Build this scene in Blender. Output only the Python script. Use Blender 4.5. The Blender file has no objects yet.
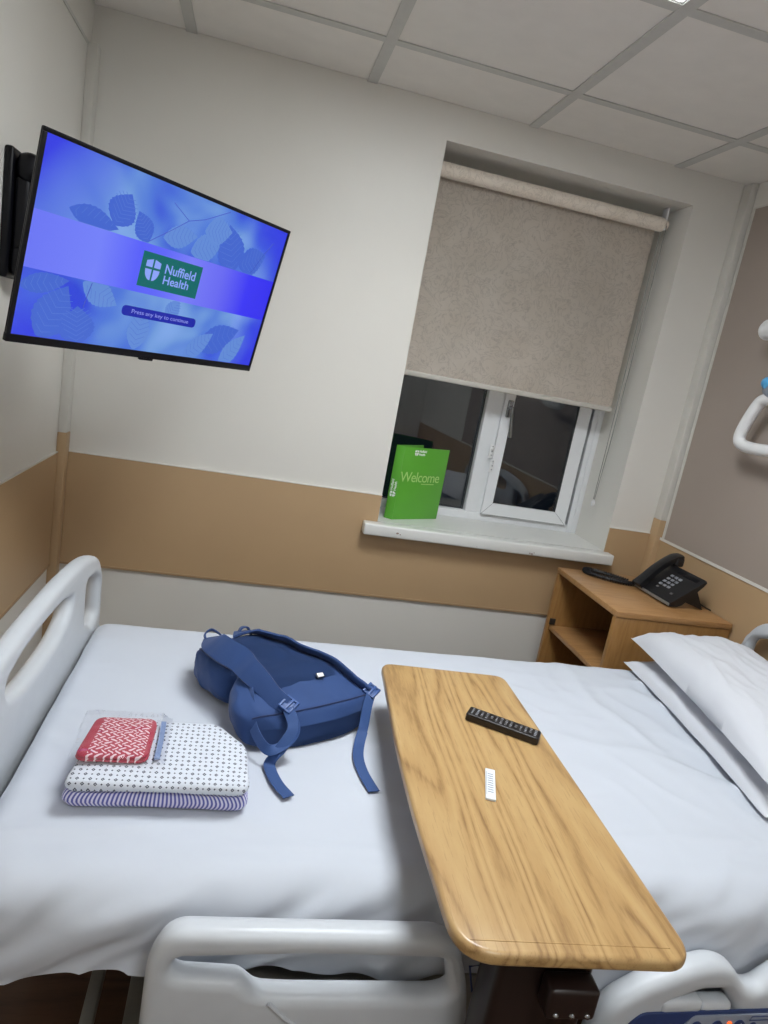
import bpy, bmesh, math, random
from mathutils import Vector, Matrix, noise
from mathutils.geometry import interpolate_bezier

random.seed(7)
PI = math.pi
scene = bpy.context.scene
COL = scene.collection

# ------------------------------------------------------------------ camera
cam_data = bpy.data.cameras.new('camera')
cam = bpy.data.objects.new('camera', cam_data)
COL.objects.link(cam)
RIGHT = Vector((0.96732, -0.18084, 0.17773))
DOWN = Vector((0.13156, -0.24125, -0.96150))
FWD = Vector((0.21675, 0.95346, -0.20958))
m = Matrix((RIGHT, -DOWN, -FWD)).transposed().to_4x4()
m.translation = Vector((0.6266, -2.5689, 1.4791))
cam.matrix_world = m
cam_data.sensor_width = 36.0
cam_data.lens = 676.36 * 36.0 / 1024.0
cam_data.clip_start = 0.02
scene.camera = cam

# ------------------------------------------------------------------ light and exposure
LAMP_NEAR = 18.0      # glow of the ceiling light panel over the bed
BEAM_NEAR = 7.0      # its downward beam, in watts
LAMP_FILL = 11.0       # the same for an unseen fill panel, added behind the camera
BEAM_FILL = 4.0
BEAM_SPREAD = 135.0   # degrees: the panels' prismatic covers throw most light downwards
SCREEN = 0.9
scene.view_settings.view_transform = 'Standard'
scene.view_settings.look = 'None'
scene.view_settings.exposure = 0.10
scene.view_settings.gamma = 1.0
scene.view_settings.use_curve_mapping = False
world = bpy.data.worlds.new('night')
scene.world = world
world.use_nodes = True
world.node_tree.nodes['Background'].inputs[0].default_value = (0.02, 0.03, 0.05, 1)
world.node_tree.nodes['Background'].inputs[1].default_value = 0.15


# ------------------------------------------------------------------ materials
def s2l(c):
    c = c / 255.0
    return c / 12.92 if c <= 0.04045 else ((c + 0.055) / 1.055) ** 2.4


def rgb(r, g, b):
    return (s2l(r), s2l(g), s2l(b), 1.0)


class NT:
    """a small wrapper round a node tree"""

    def __init__(self, name):
        self.m = bpy.data.materials.new(name)
        self.m.use_nodes = True
        self.t = self.m.node_tree
        self.b = self.t.nodes['Principled BSDF']
        self.out = self.t.nodes['Material Output']

    def n(self, kind, **kw):
        nd = self.t.nodes.new(kind)
        for k, v in kw.items():
            setattr(nd, k, v)
        return nd

    def l(self, a, b):
        self.t.links.new(a, b)

    def math(self, op, a, b=None, c=None):
        nd = self.n('ShaderNodeMath', operation=op)
        for i, v in enumerate((a, b, c)):
            if v is None:
                continue
            if isinstance(v, (int, float)):
                nd.inputs[i].default_value = v
            else:
                self.l(v, nd.inputs[i])
        return nd.outputs[0]

    def mix(self, fac, a, b):
        nd = self.n('ShaderNodeMix', data_type='RGBA')
        for i, v in ((0, fac), (6, a), (7, b)):
            if isinstance(v, (int, float, tuple)):
                nd.inputs[i].default_value = v
            else:
                self.l(v, nd.inputs[i])
        return nd.outputs[2]

    def coords(self, kind='Object', scale=(1, 1, 1), rot=(0, 0, 0)):
        tc = self.n('ShaderNodeTexCoord')
        mp = self.n('ShaderNodeMapping')
        mp.inputs['Scale'].default_value = scale
        mp.inputs['Rotation'].default_value = rot
        self.l(tc.outputs[kind], mp.inputs[0])
        return mp.outputs[0]

    def noise(self, vec, scale, detail=3, rough=0.5, dist=0.0):
        nd = self.n('ShaderNodeTexNoise')
        nd.inputs['Scale'].default_value = scale
        nd.inputs['Detail'].default_value = detail
        nd.inputs['Roughness'].default_value = rough
        nd.inputs['Distortion'].default_value = dist
        self.l(vec, nd.inputs['Vector'])
        return nd.outputs['Fac']

    def ramp(self, fac, stops, interp='LINEAR'):
        nd = self.n('ShaderNodeValToRGB')
        nd.color_ramp.interpolation = interp
        els = nd.color_ramp.elements
        els[0].position, els[0].color = stops[0]
        els[1].position, els[1].color = stops[-1]
        for p, c in stops[1:-1]:
            e = els.new(p)
            e.color = c
        self.l(fac, nd.inputs[0])
        return nd.outputs[0]

    def bump(self, h, strength=0.3, dist=0.002):
        nd = self.n('ShaderNodeBump')
        nd.inputs['Strength'].default_value = strength
        nd.inputs['Distance'].default_value = dist
        self.l(h, nd.inputs['Height'])
        self.l(nd.outputs[0], self.b.inputs['Normal'])

    def set(self, **kw):
        names = dict(base='Base Color', rough='Roughness', metal='Metallic', spec='Specular IOR Level',
                     emit='Emission Color', estr='Emission Strength', trans='Transmission Weight', ior='IOR',
                     coat='Coat Weight', sheen='Sheen Weight', alpha='Alpha')
        for k, v in kw.items():
            self.b.inputs[names[k]].default_value = v
        return self


def plain(name, c, rough=0.5, metal=0.0, spec=0.5, var=0.04, vscale=30.0, bump=0.0, bscale=400.0, bdist=0.0005):
    """a painted, plastic or metal surface with slight mottling and optional grain"""
    t = NT(name)
    v = t.coords()
    f = t.noise(v, vscale, 4)
    lo = tuple(x * (1 - var) for x in c[:3]) + (1,)
    hi = tuple(min(1, x * (1 + var)) for x in c[:3]) + (1,)
    t.l(t.ramp(f, [(0.3, lo), (0.7, hi)]), t.b.inputs['Base Color'])
    t.set(rough=rough, metal=metal, spec=spec)
    if bump:
        t.bump(t.noise(v, bscale, 2), bump, bdist)
    return t.m


M = {}
M['wall'] = plain('wall_cladding', rgb(227, 224, 217), 0.45, var=0.015, vscale=3, bump=0.05, bscale=60)
M['white_paint'] = plain('white_gloss_paint', rgb(226, 226, 222), 0.3, var=0.02, vscale=8)
M['trim_white'] = plain('white_trim', rgb(216, 213, 206), 0.4, var=0.02)
M['band'] = plain('tan_wall_protection', rgb(188, 158, 121), 0.45, var=0.02, vscale=5, bump=0.12, bscale=500)
M['bandedge'] = plain('tan_edge', rgb(170, 142, 108), 0.45, var=0.02)
M['capline'] = plain('pale_cap', rgb(226, 222, 214), 0.4, var=0.02)
M['bedhead'] = plain('grey_brown_panel', rgb(166, 153, 143), 0.5, var=0.015, vscale=4)
M['tee'] = plain('ceiling_tee', rgb(204, 203, 198), 0.5, var=0.03)
M['tile'] = plain('ceiling_tile', rgb(240, 236, 230), 0.9, var=0.02, vscale=14, bump=0.25, bscale=220)
M['plastic'] = plain('bed_plastic', rgb(200, 204, 209), 0.38, var=0.015, bump=0.04, bscale=600)
M['bedmetal'] = plain('bed_frame_paint', rgb(150, 146, 138), 0.45, var=0.03)
M['dark'] = plain('dark_steel', rgb(38, 40, 46), 0.5, var=0.08)
M['black'] = plain('black_plastic', rgb(22, 22, 25), 0.38, var=0.06, bump=0.05, bscale=900)
M['blackgloss'] = plain('black_gloss', rgb(12, 12, 18), 0.35, var=0.05, spec=0.25)
M['greykey'] = plain('grey_key', rgb(138, 140, 146), 0.5, var=0.03)
M['key'] = plain('dark_key', rgb(105, 103, 104), 0.5, var=0.03)
M['silver'] = plain('silver', rgb(165, 167, 170), 0.3, metal=0.7, var=0.02)
M['chrome'] = plain('chrome', rgb(150, 152, 156), 0.2, metal=1.0, var=0.02)
M['upvc'] = plain('white_upvc', rgb(232, 234, 236), 0.3, var=0.01)
M['gasket'] = plain('grey_gasket', rgb(60, 62, 64), 0.6, var=0.05)
M['whiteplastic'] = plain('white_plastic', rgb(232, 232, 232), 0.35, var=0.01)
M['green'] = plain('green_card', rgb(94, 172, 54), 0.35, var=0.02, vscale=12)
M['greenpale'] = plain('pale_green_print', rgb(176, 218, 130), 0.4, var=0.01)
M['whiteprint'] = plain('white_print', rgb(240, 244, 240), 0.4, var=0.01)
M['mattress'] = plain('mattress_vinyl', rgb(60, 72, 92), 0.5, var=0.03)
M['bluepanel'] = plain('blue_panel', rgb(44, 62, 110), 0.35, var=0.03)
M['greypanel'] = plain('grey_panel', rgb(148, 156, 172), 0.4, var=0.02)
M['bluebutton'] = plain('pale_blue_button', rgb(88, 168, 220), 0.35, var=0.02)
M['bluestrip'] = plain('blue_strip', rgb(140, 160, 198), 0.5, var=0.06)
M['darkbrown'] = plain('dark_brown_column', rgb(34, 22, 19), 0.35, var=0.06, vscale=18)
M['kerfdark'] = plain('dark_recess', rgb(40, 32, 26), 0.7, var=0.1)


def emissive(name, c, s=SCREEN):
    t = NT(name)
    t.set(base=(0, 0, 0, 1), rough=0.25, emit=c, estr=s)
    return t.m


t = NT('lamp_diffuser')
v = t.coords(scale=(1, 1, 1))
f = t.noise(v, 40, 2)
t.l(t.ramp(f, [(0.0, (0.90, 0.965, 1, 1)), (1.0, (0.93, 0.975, 1, 1))]), t.b.inputs['Emission Color'])
t.set(estr=LAMP_NEAR)
M['lamp'] = t.m
M['lamp_fill'] = emissive('lamp_diffuser_fill', (0.93, 0.97, 1, 1), LAMP_FILL)

# ceiling tile speckle
# fabric of the blind: pale damask crackle
t = NT('blind_damask')
v = t.coords()
a = t.noise(v, 16, 6, 0.62, 2.2)
b2 = t.noise(v, 60, 4, 0.6, 0.6)
lines = t.math('ABSOLUTE', t.math('SUBTRACT', a, 0.5))
fac = t.math('MULTIPLY', t.math('SUBTRACT', 1.0, t.math('MINIMUM', t.math('MULTIPLY', lines, 30), 1.0)), t.math('MULTIPLY', b2, 1.1))
base = t.ramp(t.noise(v, 9, 3), [(0.3, rgb(236, 224, 209)), (0.7, rgb(244, 233, 220))])
t.l(t.mix(fac, base, rgb(200, 188, 174)), t.b.inputs['Base Color'])
t.set(rough=0.7, sheen=0.2)
t.bump(a, 0.15, 0.001)
M['blind'] = t.m


def wood(name, light, mid, dark, axis='y', rough=0.32, contrast=1.0, scale=1.0, lines=11.0):
    t = NT(name)
    sc = {'y': (1, 0.11, 1), 'x': (0.11, 1, 1), 'z': (1, 1, 0.11)}[axis]
    sc = tuple(s * scale for s in sc)
    v = t.coords(scale=sc)
    big = t.noise(v, 5.5, 2, 0.45, 0.5)
    rings = t.math('FRACT', t.math('MULTIPLY', big, lines))
    r2 = t.math('ABSOLUTE', t.math('SUBTRACT', rings, 0.5))
    fine = t.noise(v, 95, 4, 0.7, 0.2)
    pores = t.noise(t.coords(scale=tuple(s * (0.5 if s < scale else 1) for s in sc)), 330, 2, 0.5)
    g = t.math('ADD', t.math('MULTIPLY', r2, 0.85 * contrast), t.math('MULTIPLY', fine, 0.60))
    c1 = t.ramp(g, [(0.2, dark), (0.42, mid), (0.72, light)])
    pf = t.math('GREATER_THAN', pores, 0.63)
    c2 = t.mix(t.math('MULTIPLY', pf, 0.25), c1, dark)
    t.l(c2, t.b.inputs['Base Color'])
    t.set(rough=rough, coat=0.15)
    t.bump(fine, 0.05, 0.0005)
    return t.m


M['oak'] = wood('oak_laminate', rgb(189, 156, 106), rgb(178, 143, 94), rgb(134, 100, 61), lines=17.0)
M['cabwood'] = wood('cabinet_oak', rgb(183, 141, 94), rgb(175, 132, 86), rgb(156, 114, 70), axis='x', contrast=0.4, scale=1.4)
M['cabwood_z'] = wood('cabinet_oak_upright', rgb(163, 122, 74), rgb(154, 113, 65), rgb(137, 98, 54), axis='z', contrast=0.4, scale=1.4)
M['floorwood'] = wood('floor_vinyl', rgb(96, 66, 46), rgb(82, 54, 37), rgb(58, 37, 26), axis='x', rough=0.4, scale=0.8)


def cloth(name, c, weave=1400.0, rough=0.85, var=0.03, sheen=0.15, bump=0.12):
    t = NT(name)
    v = t.coords()
    f = t.noise(v, 9, 4)
    lo = tuple(x * (1 - var) for x in c[:3]) + (1,)
    t.l(t.ramp(f, [(0.3, lo), (0.7, c)]), t.b.inputs['Base Color'])
    t.set(rough=rough, sheen=sheen)
    t.bump(t.noise(v, weave, 1), bump, 0.0004)
    return t.m


M['sheet'] = cloth('sheet_cotton', rgb(198, 203, 212), var=0.012)
M['pillow'] = cloth('pillow_cotton', rgb(206, 208, 214), var=0.012)
M['bag'] = cloth('blue_nylon', rgb(34, 66, 120), 900, 0.75, 0.10, 0.1, 0.3)
M['bagdark'] = cloth('blue_mesh', rgb(36, 69, 124), 700, 0.8, 0.15, 0.1, 0.6)
M['bagweb'] = cloth('blue_webbing', rgb(40, 74, 130), 500, 0.7, 0.08, 0.15, 0.4)
M['bagbuckle'] = plain('blue_buckle', rgb(48, 82, 142), 0.4, var=0.05)
M['bagseam'] = cloth('navy_seam', rgb(24, 42, 86), 700, 0.85)

# striped cotton: blue and white, running down the folded front edge
t = NT('striped_cotton')
tc = t.n('ShaderNodeTexCoord')
sp = t.n('ShaderNodeSeparateXYZ')
t.l(tc.outputs['UV'], sp.inputs[0])
w = t.math('FRACT', t.math('DIVIDE', sp.outputs[0], 0.0070))
k = t.math('ABSOLUTE', t.math('SUBTRACT', w, 0.5))
t.l(t.ramp(k, [(0.20, rgb(96, 98, 172)), (0.30, rgb(222, 220, 240))]), t.b.inputs['Base Color'])
t.set(rough=0.85, sheen=0.1)
M['stripes'] = t.m

# spotted cotton: navy diamonds and dots on white
t = NT('spotted_cotton')
tc = t.n('ShaderNodeTexCoord')
sp = t.n('ShaderNodeSeparateXYZ')
t.l(tc.outputs['Object'], sp.inputs[0])
wv_ = t.noise(tc.outputs['Object'], 12, 2)
px, py = 0.0103, 0.0125
U = t.math('DIVIDE', t.math('ADD', t.math('ADD', sp.outputs[0], t.math('MULTIPLY', wv_, 0.006)), 1.0), px)
V = t.math('DIVIDE', t.math('ADD', t.math('ADD', sp.outputs[1], sp.outputs[2]), 2.0), py)
par = t.math('FRACT', t.math('MULTIPLY', t.math('ADD', t.math('FLOOR', U), t.math('FLOOR', V)), 0.5))
odd = t.math('GREATER_THAN', par, 0.25)
du = t.math('ABSOLUTE', t.math('SUBTRACT', t.math('FRACT', U), 0.5))
dv = t.math('ABSOLUTE', t.math('SUBTRACT', t.math('FRACT', V), 0.5))
d = t.math('ADD', du, dv)
ring = t.math('MULTIPLY', t.math('LESS_THAN', d, 0.34), t.math('GREATER_THAN', d, 0.11))
dot = t.math('LESS_THAN', d, 0.19)
ink = t.math('ADD', t.math('MULTIPLY', odd, dot), t.math('MULTIPLY', t.math('SUBTRACT', 1.0, odd), ring))
t.l(t.mix(t.math('MULTIPLY', ink, 0.92), rgb(212, 217, 226), rgb(34, 37, 62)), t.b.inputs['Base Color'])
t.set(rough=0.85, sheen=0.1)
M['spots'] = t.m

# red sock fabric with white zig-zag grip dashes
t = NT('grip_sock_fabric')
tc = t.n('ShaderNodeTexCoord')
sp = t.n('ShaderNodeSeparateXYZ')
t.l(tc.outputs['Object'], sp.inputs[0])
rowp, colp = 0.0088, 0.0135
R_ = t.math('DIVIDE', t.math('ADD', sp.outputs[1], 1.0), rowp)
row = t.math('FLOOR', R_)
rpar = t.math('FRACT', t.math('MULTIPLY', row, 0.5))
wob = t.noise(tc.outputs['Object'], 60, 2)
Ux = t.math('ADD', t.math('ADD', t.math('DIVIDE', t.math('ADD', sp.outputs[0], 1.0), colp), rpar), t.math('MULTIPLY', wob, 1.1))
fu = t.math('SUBTRACT', t.math('FRACT', Ux), 0.5)
fv = t.math('SUBTRACT', t.math('FRACT', R_), 0.5)
sl = t.math('MULTIPLY', fu, t.math('SUBTRACT', 1.1, t.math('MULTIPLY', rpar, 4.4)))
bar = t.math('LESS_THAN', t.math('ABSOLUTE', t.math('SUBTRACT', fv, sl)), 0.23)
lng = t.math('LESS_THAN', t.math('ABSOLUTE', fu), 0.40)
inside = t.math('GREATER_THAN', t.math('SUBTRACT', sp.outputs[0], t.math('MULTIPLY', sp.outputs[1], 0.09)), -0.042)
ins2 = t.math('LESS_THAN', t.math('SUBTRACT', sp.outputs[0], t.math('MULTIPLY', sp.outputs[1], 0.03)), 0.049)
dash = t.math('MULTIPLY', t.math('MULTIPLY', bar, lng), t.math('MULTIPLY', inside, ins2))
t.l(t.mix(dash, rgb(178, 40, 68), rgb(242, 222, 226)), t.b.inputs['Base Color'])
t.set(rough=0.8, sheen=0.1)
M['sock'] = t.m


def clear(name, alpha, tint, rough=0.1):
    t = NT(name)
    tr = t.n('ShaderNodeBsdfTransparent')
    tr.inputs[0].default_value = tint
    gl = t.n('ShaderNodeBsdfGlossy')
    gl.inputs['Roughness'].default_value = rough
    gl.inputs[0].default_value = (1, 1, 1, 1)
    ge = t.n('ShaderNodeNewGeometry')
    dp = t.n('ShaderNodeVectorMath', operation='DOT_PRODUCT')
    t.l(ge.outputs['Normal'], dp.inputs[0])
    t.l(ge.outputs['Incoming'], dp.inputs[1])
    g5 = t.math('POWER', t.math('SUBTRACT', 1.0, t.math('ABSOLUTE', dp.outputs['Value'])), 5.0)
    ad = t.math('ADD', t.math('MULTIPLY', g5, 0.9), 0.04 + alpha)
    mx = t.n('ShaderNodeMixShader')
    t.l(ad, mx.inputs[0])
    t.l(tr.outputs[0], mx.inputs[1])
    t.l(gl.outputs[0], mx.inputs[2])
    t.l(mx.outputs[0], t.out.inputs[0])
    return t.m


M['film'] = clear('clear_film', 0.05, (0.97, 0.97, 0.98, 1), 0.10)
M['glass'] = clear('window_glass', 0.02, (0.9, 0.92, 0.92, 1), 0.01)


# ------------------------------------------------------------------ mesh helpers
def BM():
    return bmesh.new()


def link(name, bm, mat, parent=None, loc=None, smooth=35):
    me = bpy.data.meshes.new(name)
    bmesh.ops.recalc_face_normals(bm, faces=bm.faces)
    bm.to_mesh(me)
    bm.free()
    mats = mat if isinstance(mat, (list, tuple)) else [mat]
    for mm in mats:
        me.materials.append(mm)
    if smooth:
        for p in me.polygons:
            p.use_smooth = True
        me.set_sharp_from_angle(angle=math.radians(smooth))
    o = bpy.data.objects.new(name, me)
    COL.objects.link(o)
    if parent:
        o.parent = parent
    if loc:
        o.location = loc
    return o


def wpart(name, bm, mat, parent, **kw):
    """a part whose mesh was laid out in world coordinates, under an unrotated thing"""
    p, off = parent, Vector((0, 0, 0))
    while p:
        off += p.location
        p = p.parent
    bmesh.ops.translate(bm, verts=bm.verts, vec=-off)
    return link(name, bm, mat, parent, **kw)


def thing(name, label, cat, loc=(0, 0, 0), rz=0.0, group=None):
    o = bpy.data.objects.new(name, None)
    o.empty_display_size = 0.05
    COL.objects.link(o)
    o.location = loc
    o.rotation_euler = (0, 0, rz)
    return tag(o, label, cat, group)


def tag(o, label, cat, group=None):
    o['label'] = label
    o['category'] = cat
    if group:
        o['group'] = group
    return o


def struct(name, bm, mat, label=None, **kw):
    o = link(name, bm, mat, **kw)
    o['kind'] = 'structure'
    if label:
        o['label'] = label
        o['category'] = name.split('_')[0]
    return o


def box(bm, a, b, r=0.0, seg=2, mi=0):
    x0, y0, z0 = a
    x1, y1, z1 = b
    vs = [bm.verts.new(p) for p in ((x0, y0, z0), (x1, y0, z0), (x1, y1, z0), (x0, y1, z0),
                                    (x0, y0, z1), (x1, y0, z1), (x1, y1, z1), (x0, y1, z1))]
    fs = [bm.faces.new([vs[i] for i in q]) for q in ((0, 3, 2, 1), (4, 5, 6, 7), (0, 1, 5, 4), (1, 2, 6, 5), (2, 3, 7, 6), (3, 0, 4, 7))]
    for f in fs:
        f.material_index = mi
    if r > 0:
        es = list({e for f in fs for e in f.edges})
        bmesh.ops.bevel(bm, geom=es, offset=r, segments=seg, affect='EDGES', profile=0.5, material=-1)
    return bm


def round_poly(pts, r, n=6):
    """corner-rounded closed outline; r is one radius or one per point"""
    out = []
    N = len(pts)
    for i in range(N):
        p0, p1, p2 = Vector(pts[i - 1]), Vector(pts[i]), Vector(pts[(i + 1) % N])
        rr = r[i] if isinstance(r, (list, tuple)) else r
        d0, d1 = (p0 - p1), (p2 - p1)
        rr = min(rr, d0.length * 0.48, d1.length * 0.48)
        if rr < 1e-5:
            out.append(tuple(p1))
            continue
        a, b = p1 + d0.normalized() * rr, p1 + d1.normalized() * rr
        for k in range(n + 1):
            s = k / n
            out.append(tuple(a * (1 - s) ** 2 + p1 * 2 * s * (1 - s) + b * s * s))
    return out


def plate(outlines, depth, bevel=0.004, mat4=None, res=3):
    """flat shape with holes, given thickness and rounded rims; shape lies in XY, centred in Z"""
    cu = bpy.data.curves.new('outline', 'CURVE')
    cu.dimensions = '2D'
    cu.fill_mode = 'BOTH'
    cu.extrude = max(depth / 2 - bevel, 0.00005)
    cu.bevel_depth = bevel
    cu.bevel_resolution = res
    cu.offset = -bevel
    for pts in outlines:
        s = cu.splines.new('POLY')
        s.points.add(len(pts) - 1)
        for q, p in zip(s.points, pts):
            q.co = (p[0], p[1], 0, 1)
        s.use_cyclic_u = True
    o = bpy.data.objects.new('outline', cu)
    COL.objects.link(o)
    me = bpy.data.meshes.new_from_object(o.evaluated_get(bpy.context.evaluated_depsgraph_get()))
    bm = bmesh.new()
    bm.from_mesh(me)
    bmesh.ops.remove_doubles(bm, verts=bm.verts, dist=1e-5)
    bpy.data.objects.remove(o)
    bpy.data.curves.remove(cu)
    bpy.data.meshes.remove(me)
    if mat4 is not None:
        bm.transform(mat4)
    return bm


def text_bm(body, size, depth=0.0004, mat4=None, align='LEFT', bold=0.0, spacing=1.0):
    cu = bpy.data.curves.new('lettering', 'FONT')
    cu.body = body
    cu.size = size
    cu.extrude = depth / 2
    cu.offset = bold
    cu.align_x = align
    cu.align_y = 'CENTER'
    cu.space_character = spacing
    o = bpy.data.objects.new('lettering', cu)
    COL.objects.link(o)
    me = bpy.data.meshes.new_from_object(o.evaluated_get(bpy.context.evaluated_depsgraph_get()))
    bm = bmesh.new()
    bm.from_mesh(me)
    bpy.data.objects.remove(o)
    bpy.data.curves.remove(cu)
    bpy.data.meshes.remove(me)
    if mat4 is not None:
        bm.transform(mat4)
    return bm


def join(dst, src):
    me = bpy.data.meshes.new('tmp')
    src.to_mesh(me)
    src.free()
    dst.from_mesh(me)
    bpy.data.meshes.remove(me)
    return dst


# plate orientation helpers: XY of the plate -> (y,z) facing +x ; (x,z) facing -y
YZ = Matrix(((0, 0, 1, 0), (1, 0, 0, 0), (0, 1, 0, 0), (0, 0, 0, 1)))
XZ = Matrix(((1, 0, 0, 0), (0, 0, -1, 0), (0, 1, 0, 0), (0, 0, 0, 1)))


def T(x, y, z):
    return Matrix.Translation((x, y, z))


def catmull(pts, n=8):
    P = [Vector(p) for p in pts]
    P = [P[0] * 2 - P[1]] + P + [P[-1] * 2 - P[-2]]
    out = []
    for i in range(1, len(P) - 2):
        for k in range(n):
            s = k / n
            a, b, c, d = P[i - 1:i + 3]
            out.append(0.5 * ((2 * b) + (c - a) * s + (2 * a - 5 * b + 4 * c - d) * s * s + (3 * b - a - 3 * c + d) * s ** 3))
    out.append(P[-2])
    return out


def tube(bm, pts, rad, n=10, cap=True, closed=False):
    """round bar along a polyline; rad is one radius or one per point"""
    P = [Vector(p) for p in pts]
    N = len(P)
    rings = []
    up = None
    for i, p in enumerate(P):
        if closed:
            tg = (P[(i + 1) % N] - P[i - 1]).normalized()
        else:
            tg = (P[min(i + 1, N - 1)] - P[max(i - 1, 0)]).normalized()
        if up is None:
            up = Vector((0, 0, 1)) if abs(tg.z) < 0.9 else Vector((1, 0, 0))
        sx = tg.cross(up).normalized()
        up = sx.cross(tg).normalized()
        r = rad[i] if isinstance(rad, (list, tuple)) else rad
        rings.append([bm.verts.new(p + (sx * math.cos(a) + up * math.sin(a)) * r) for a in (2 * PI * k / n for k in range(n))])
    M_ = N if closed else N - 1
    for i in range(M_):
        a, b = rings[i], rings[(i + 1) % N]
        for k in range(n):
            bm.faces.new((a[k], a[(k + 1) % n], b[(k + 1) % n], b[k]))
    if cap and not closed:
        bm.faces.new(rings[0])
        bm.faces.new(rings[-1][::-1])
    return bm


def ribbon(bm, pts, widths, nrm, thick):
    """flat strap along a polyline; nrm gives the facing direction (one or per point)"""
    P = [Vector(p) for p in pts]
    N = len(P)
    rings = []
    for i, p in enumerate(P):
        tg = (P[min(i + 1, N - 1)] - P[max(i - 1, 0)]).normalized()
        nn = Vector(nrm[i]) if isinstance(nrm, list) else Vector(nrm)
        side = tg.cross(nn).normalized()
        nn = side.cross(tg).normalized()
        w = (widths[i] if isinstance(widths, (list, tuple)) else widths) / 2
        h = thick / 2
        rings.append([bm.verts.new(q) for q in (p - side * w - nn * h * 0.4, p - side * w * 0.96 + nn * h * 0.8, p - side * w * 0.6 + nn * h,
                                                p + side * w * 0.6 + nn * h, p + side * w * 0.96 + nn * h * 0.8, p + side * w - nn * h * 0.4,
                                                p + side * w * 0.9 - nn * h, p - side * w * 0.9 - nn * h)])
    n = 8
    for i in range(N - 1):
        for k in range(n):
            bm.faces.new((rings[i][k], rings[i][(k + 1) % n], rings[i + 1][(k + 1) % n], rings[i + 1][k]))
    bm.faces.new(rings[0][::-1])
    bm.faces.new(rings[-1])
    return bm


def grid_faces(bm, V, closed_u=False):
    nu, nv = len(V), len(V[0])
    for i in range(nu if closed_u else nu - 1):
        for j in range(nv - 1):
            a = V[i][j], V[(i + 1) % nu][j], V[(i + 1) % nu][j + 1], V[i][j + 1]
            bm.faces.new(a)


def nz(x, y, z=0.0):
    return noise.noise(Vector((x, y, z)))


def ridge(x, y, z=0.0):
    """crease-like noise: sharp ridges, soft valleys"""
    return 1 - min(1, math.sqrt(noise.noise(Vector((x, y, z))) ** 2 + 0.0025) * 2.4)


def sstep(a, b, x):
    t_ = max(0.0, min(1.0, (x - a) / (b - a)))
    return t_ * t_ * (3 - 2 * t_)


# ------------------------------------------------------------------ the room
WX, H, YF = 2.42, 2.40, -3.75
OX0, OX1, OZ0, OZ1 = 1.19, 2.197, 0.862, 2.285      # window opening
DEEP = 0.34

struct('floor', box(BM(), (-0.1, YF - 0.1, -0.06), (WX + 0.1, 0.4, 0.0)), M['floorwood'])

bm = BM()
box(bm, (-0.1, 0, 0), (OX0, DEEP, H + 0.05))
box(bm, (OX1, 0, 0), (WX + 0.1, DEEP, H + 0.05))
box(bm, (OX0, 0, 0), (OX1, DEEP, OZ0))
box(bm, (OX0, 0, OZ1), (OX1, DEEP, H + 0.05))
struct('wall_back', bm, M['wall'], smooth=0)
struct('wall_left', box(BM(), (-0.1, YF, 0), (0, 0, H + 0.05)), M['wall'])
struct('wall_right', box(BM(), (WX, YF, 0), (WX + 0.1, 0, H + 0.05)), M['wall'])
struct('wall_front', box(BM(), (-0.1, YF - 0.1, 0), (WX + 0.1, YF, H + 0.05)), M['wall'])

# suspended ceiling: tiles laid into a grid of tees
XG = [0.296 + 0.6 * k for k in range(4)]
YG = [-0.335] + [-0.905 - 0.6 * k for k in range(5)]
LIGHTS = [(0, 1), (0, 4)]
xs = [0.0] + XG + [WX]
ys = [0.0] + YG + [YF]
bm = BM()
for i in range(len(xs) - 1):
    for j in range(len(ys) - 1):
        if i == 2 and j in (2, 5):
            continue                                   # the light fittings sit here
        box(bm, (xs[i] + 0.002, ys[j + 1] + 0.002, H + 0.004), (xs[i + 1] - 0.002, ys[j] - 0.002, H + 0.019))
box(bm, (0, YF, H + 0.12), (WX, 0, H + 0.14))
struct('ceiling', bm, M['tile'], smooth=0)
bm = BM()
for x in XG:
    box(bm, (x - 0.0175, YF, H - 0.001), (x + 0.0175, 0, H + 0.003))
for y in YG:
    for i in range(len(xs) - 1):
        box(bm, (xs[i] + (0.0176 if i else 0), y - 0.0165, H), (xs[i + 1] - (0.0176 if i < 4 else 0), y + 0.0165, H + 0.0032))
struct('trim_1', bm, M['tee'], smooth=0)

# tan wall-protection band, its edge strips, boxed corner trims
ZT, ZB = 0.980, 0.566
bm = BM()
box(bm, (0.0315, -0.006, ZB), (OX0, 0, ZT))
box(bm, (OX0, -0.006, ZB), (OX1, 0, OZ0 - 0.03))
box(bm, (OX1, -0.006, ZB), (WX - 0.0315, 0, ZT))
struct('trim_2', bm, M['band'], smooth=0)
bm = BM()
box(bm, (0, YF, ZB), (0.006, -0.0515, ZT))
struct('trim_3', bm, M['band'], smooth=0)
bm = BM()
box(bm, (WX - 0.006, YF, ZB), (WX, -0.0515, ZT - 0.012))
struct('trim_4', bm, M['band'], smooth=0)
bm = BM()
for z0, z1 in ((ZT, ZT + 0.004),):
    box(bm, (0.0315, -0.008, z0), (OX0, 0, z1))
    box(bm, (OX1, -0.008, z0), (WX - 0.0315, 0, z1))
    box(bm, (0, YF, z0), (0.008, -0.0515, z1))
box(bm, (WX - 0.010, YF, ZT - 0.012), (WX, -0.0515, ZT - 0.001))
struct('trim_5', bm, M['capline'], smooth=0)
bm = BM()
box(bm, (0.0315, -0.009, ZB - 0.008), (WX - 0.0315, 0, ZB))
box(bm, (0, YF, ZB - 0.008), (0.009, -0.0515, ZB))
box(bm, (WX - 0.009, YF, ZB - 0.008), (WX, -0.0515, ZB))
struct('trim_6', bm, M['bandedge'], smooth=0)
ZC = 1.052
bm = BM()
box(bm, (0, -0.05, ZC), (0.030, 0, 2.282), 0.003)
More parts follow.
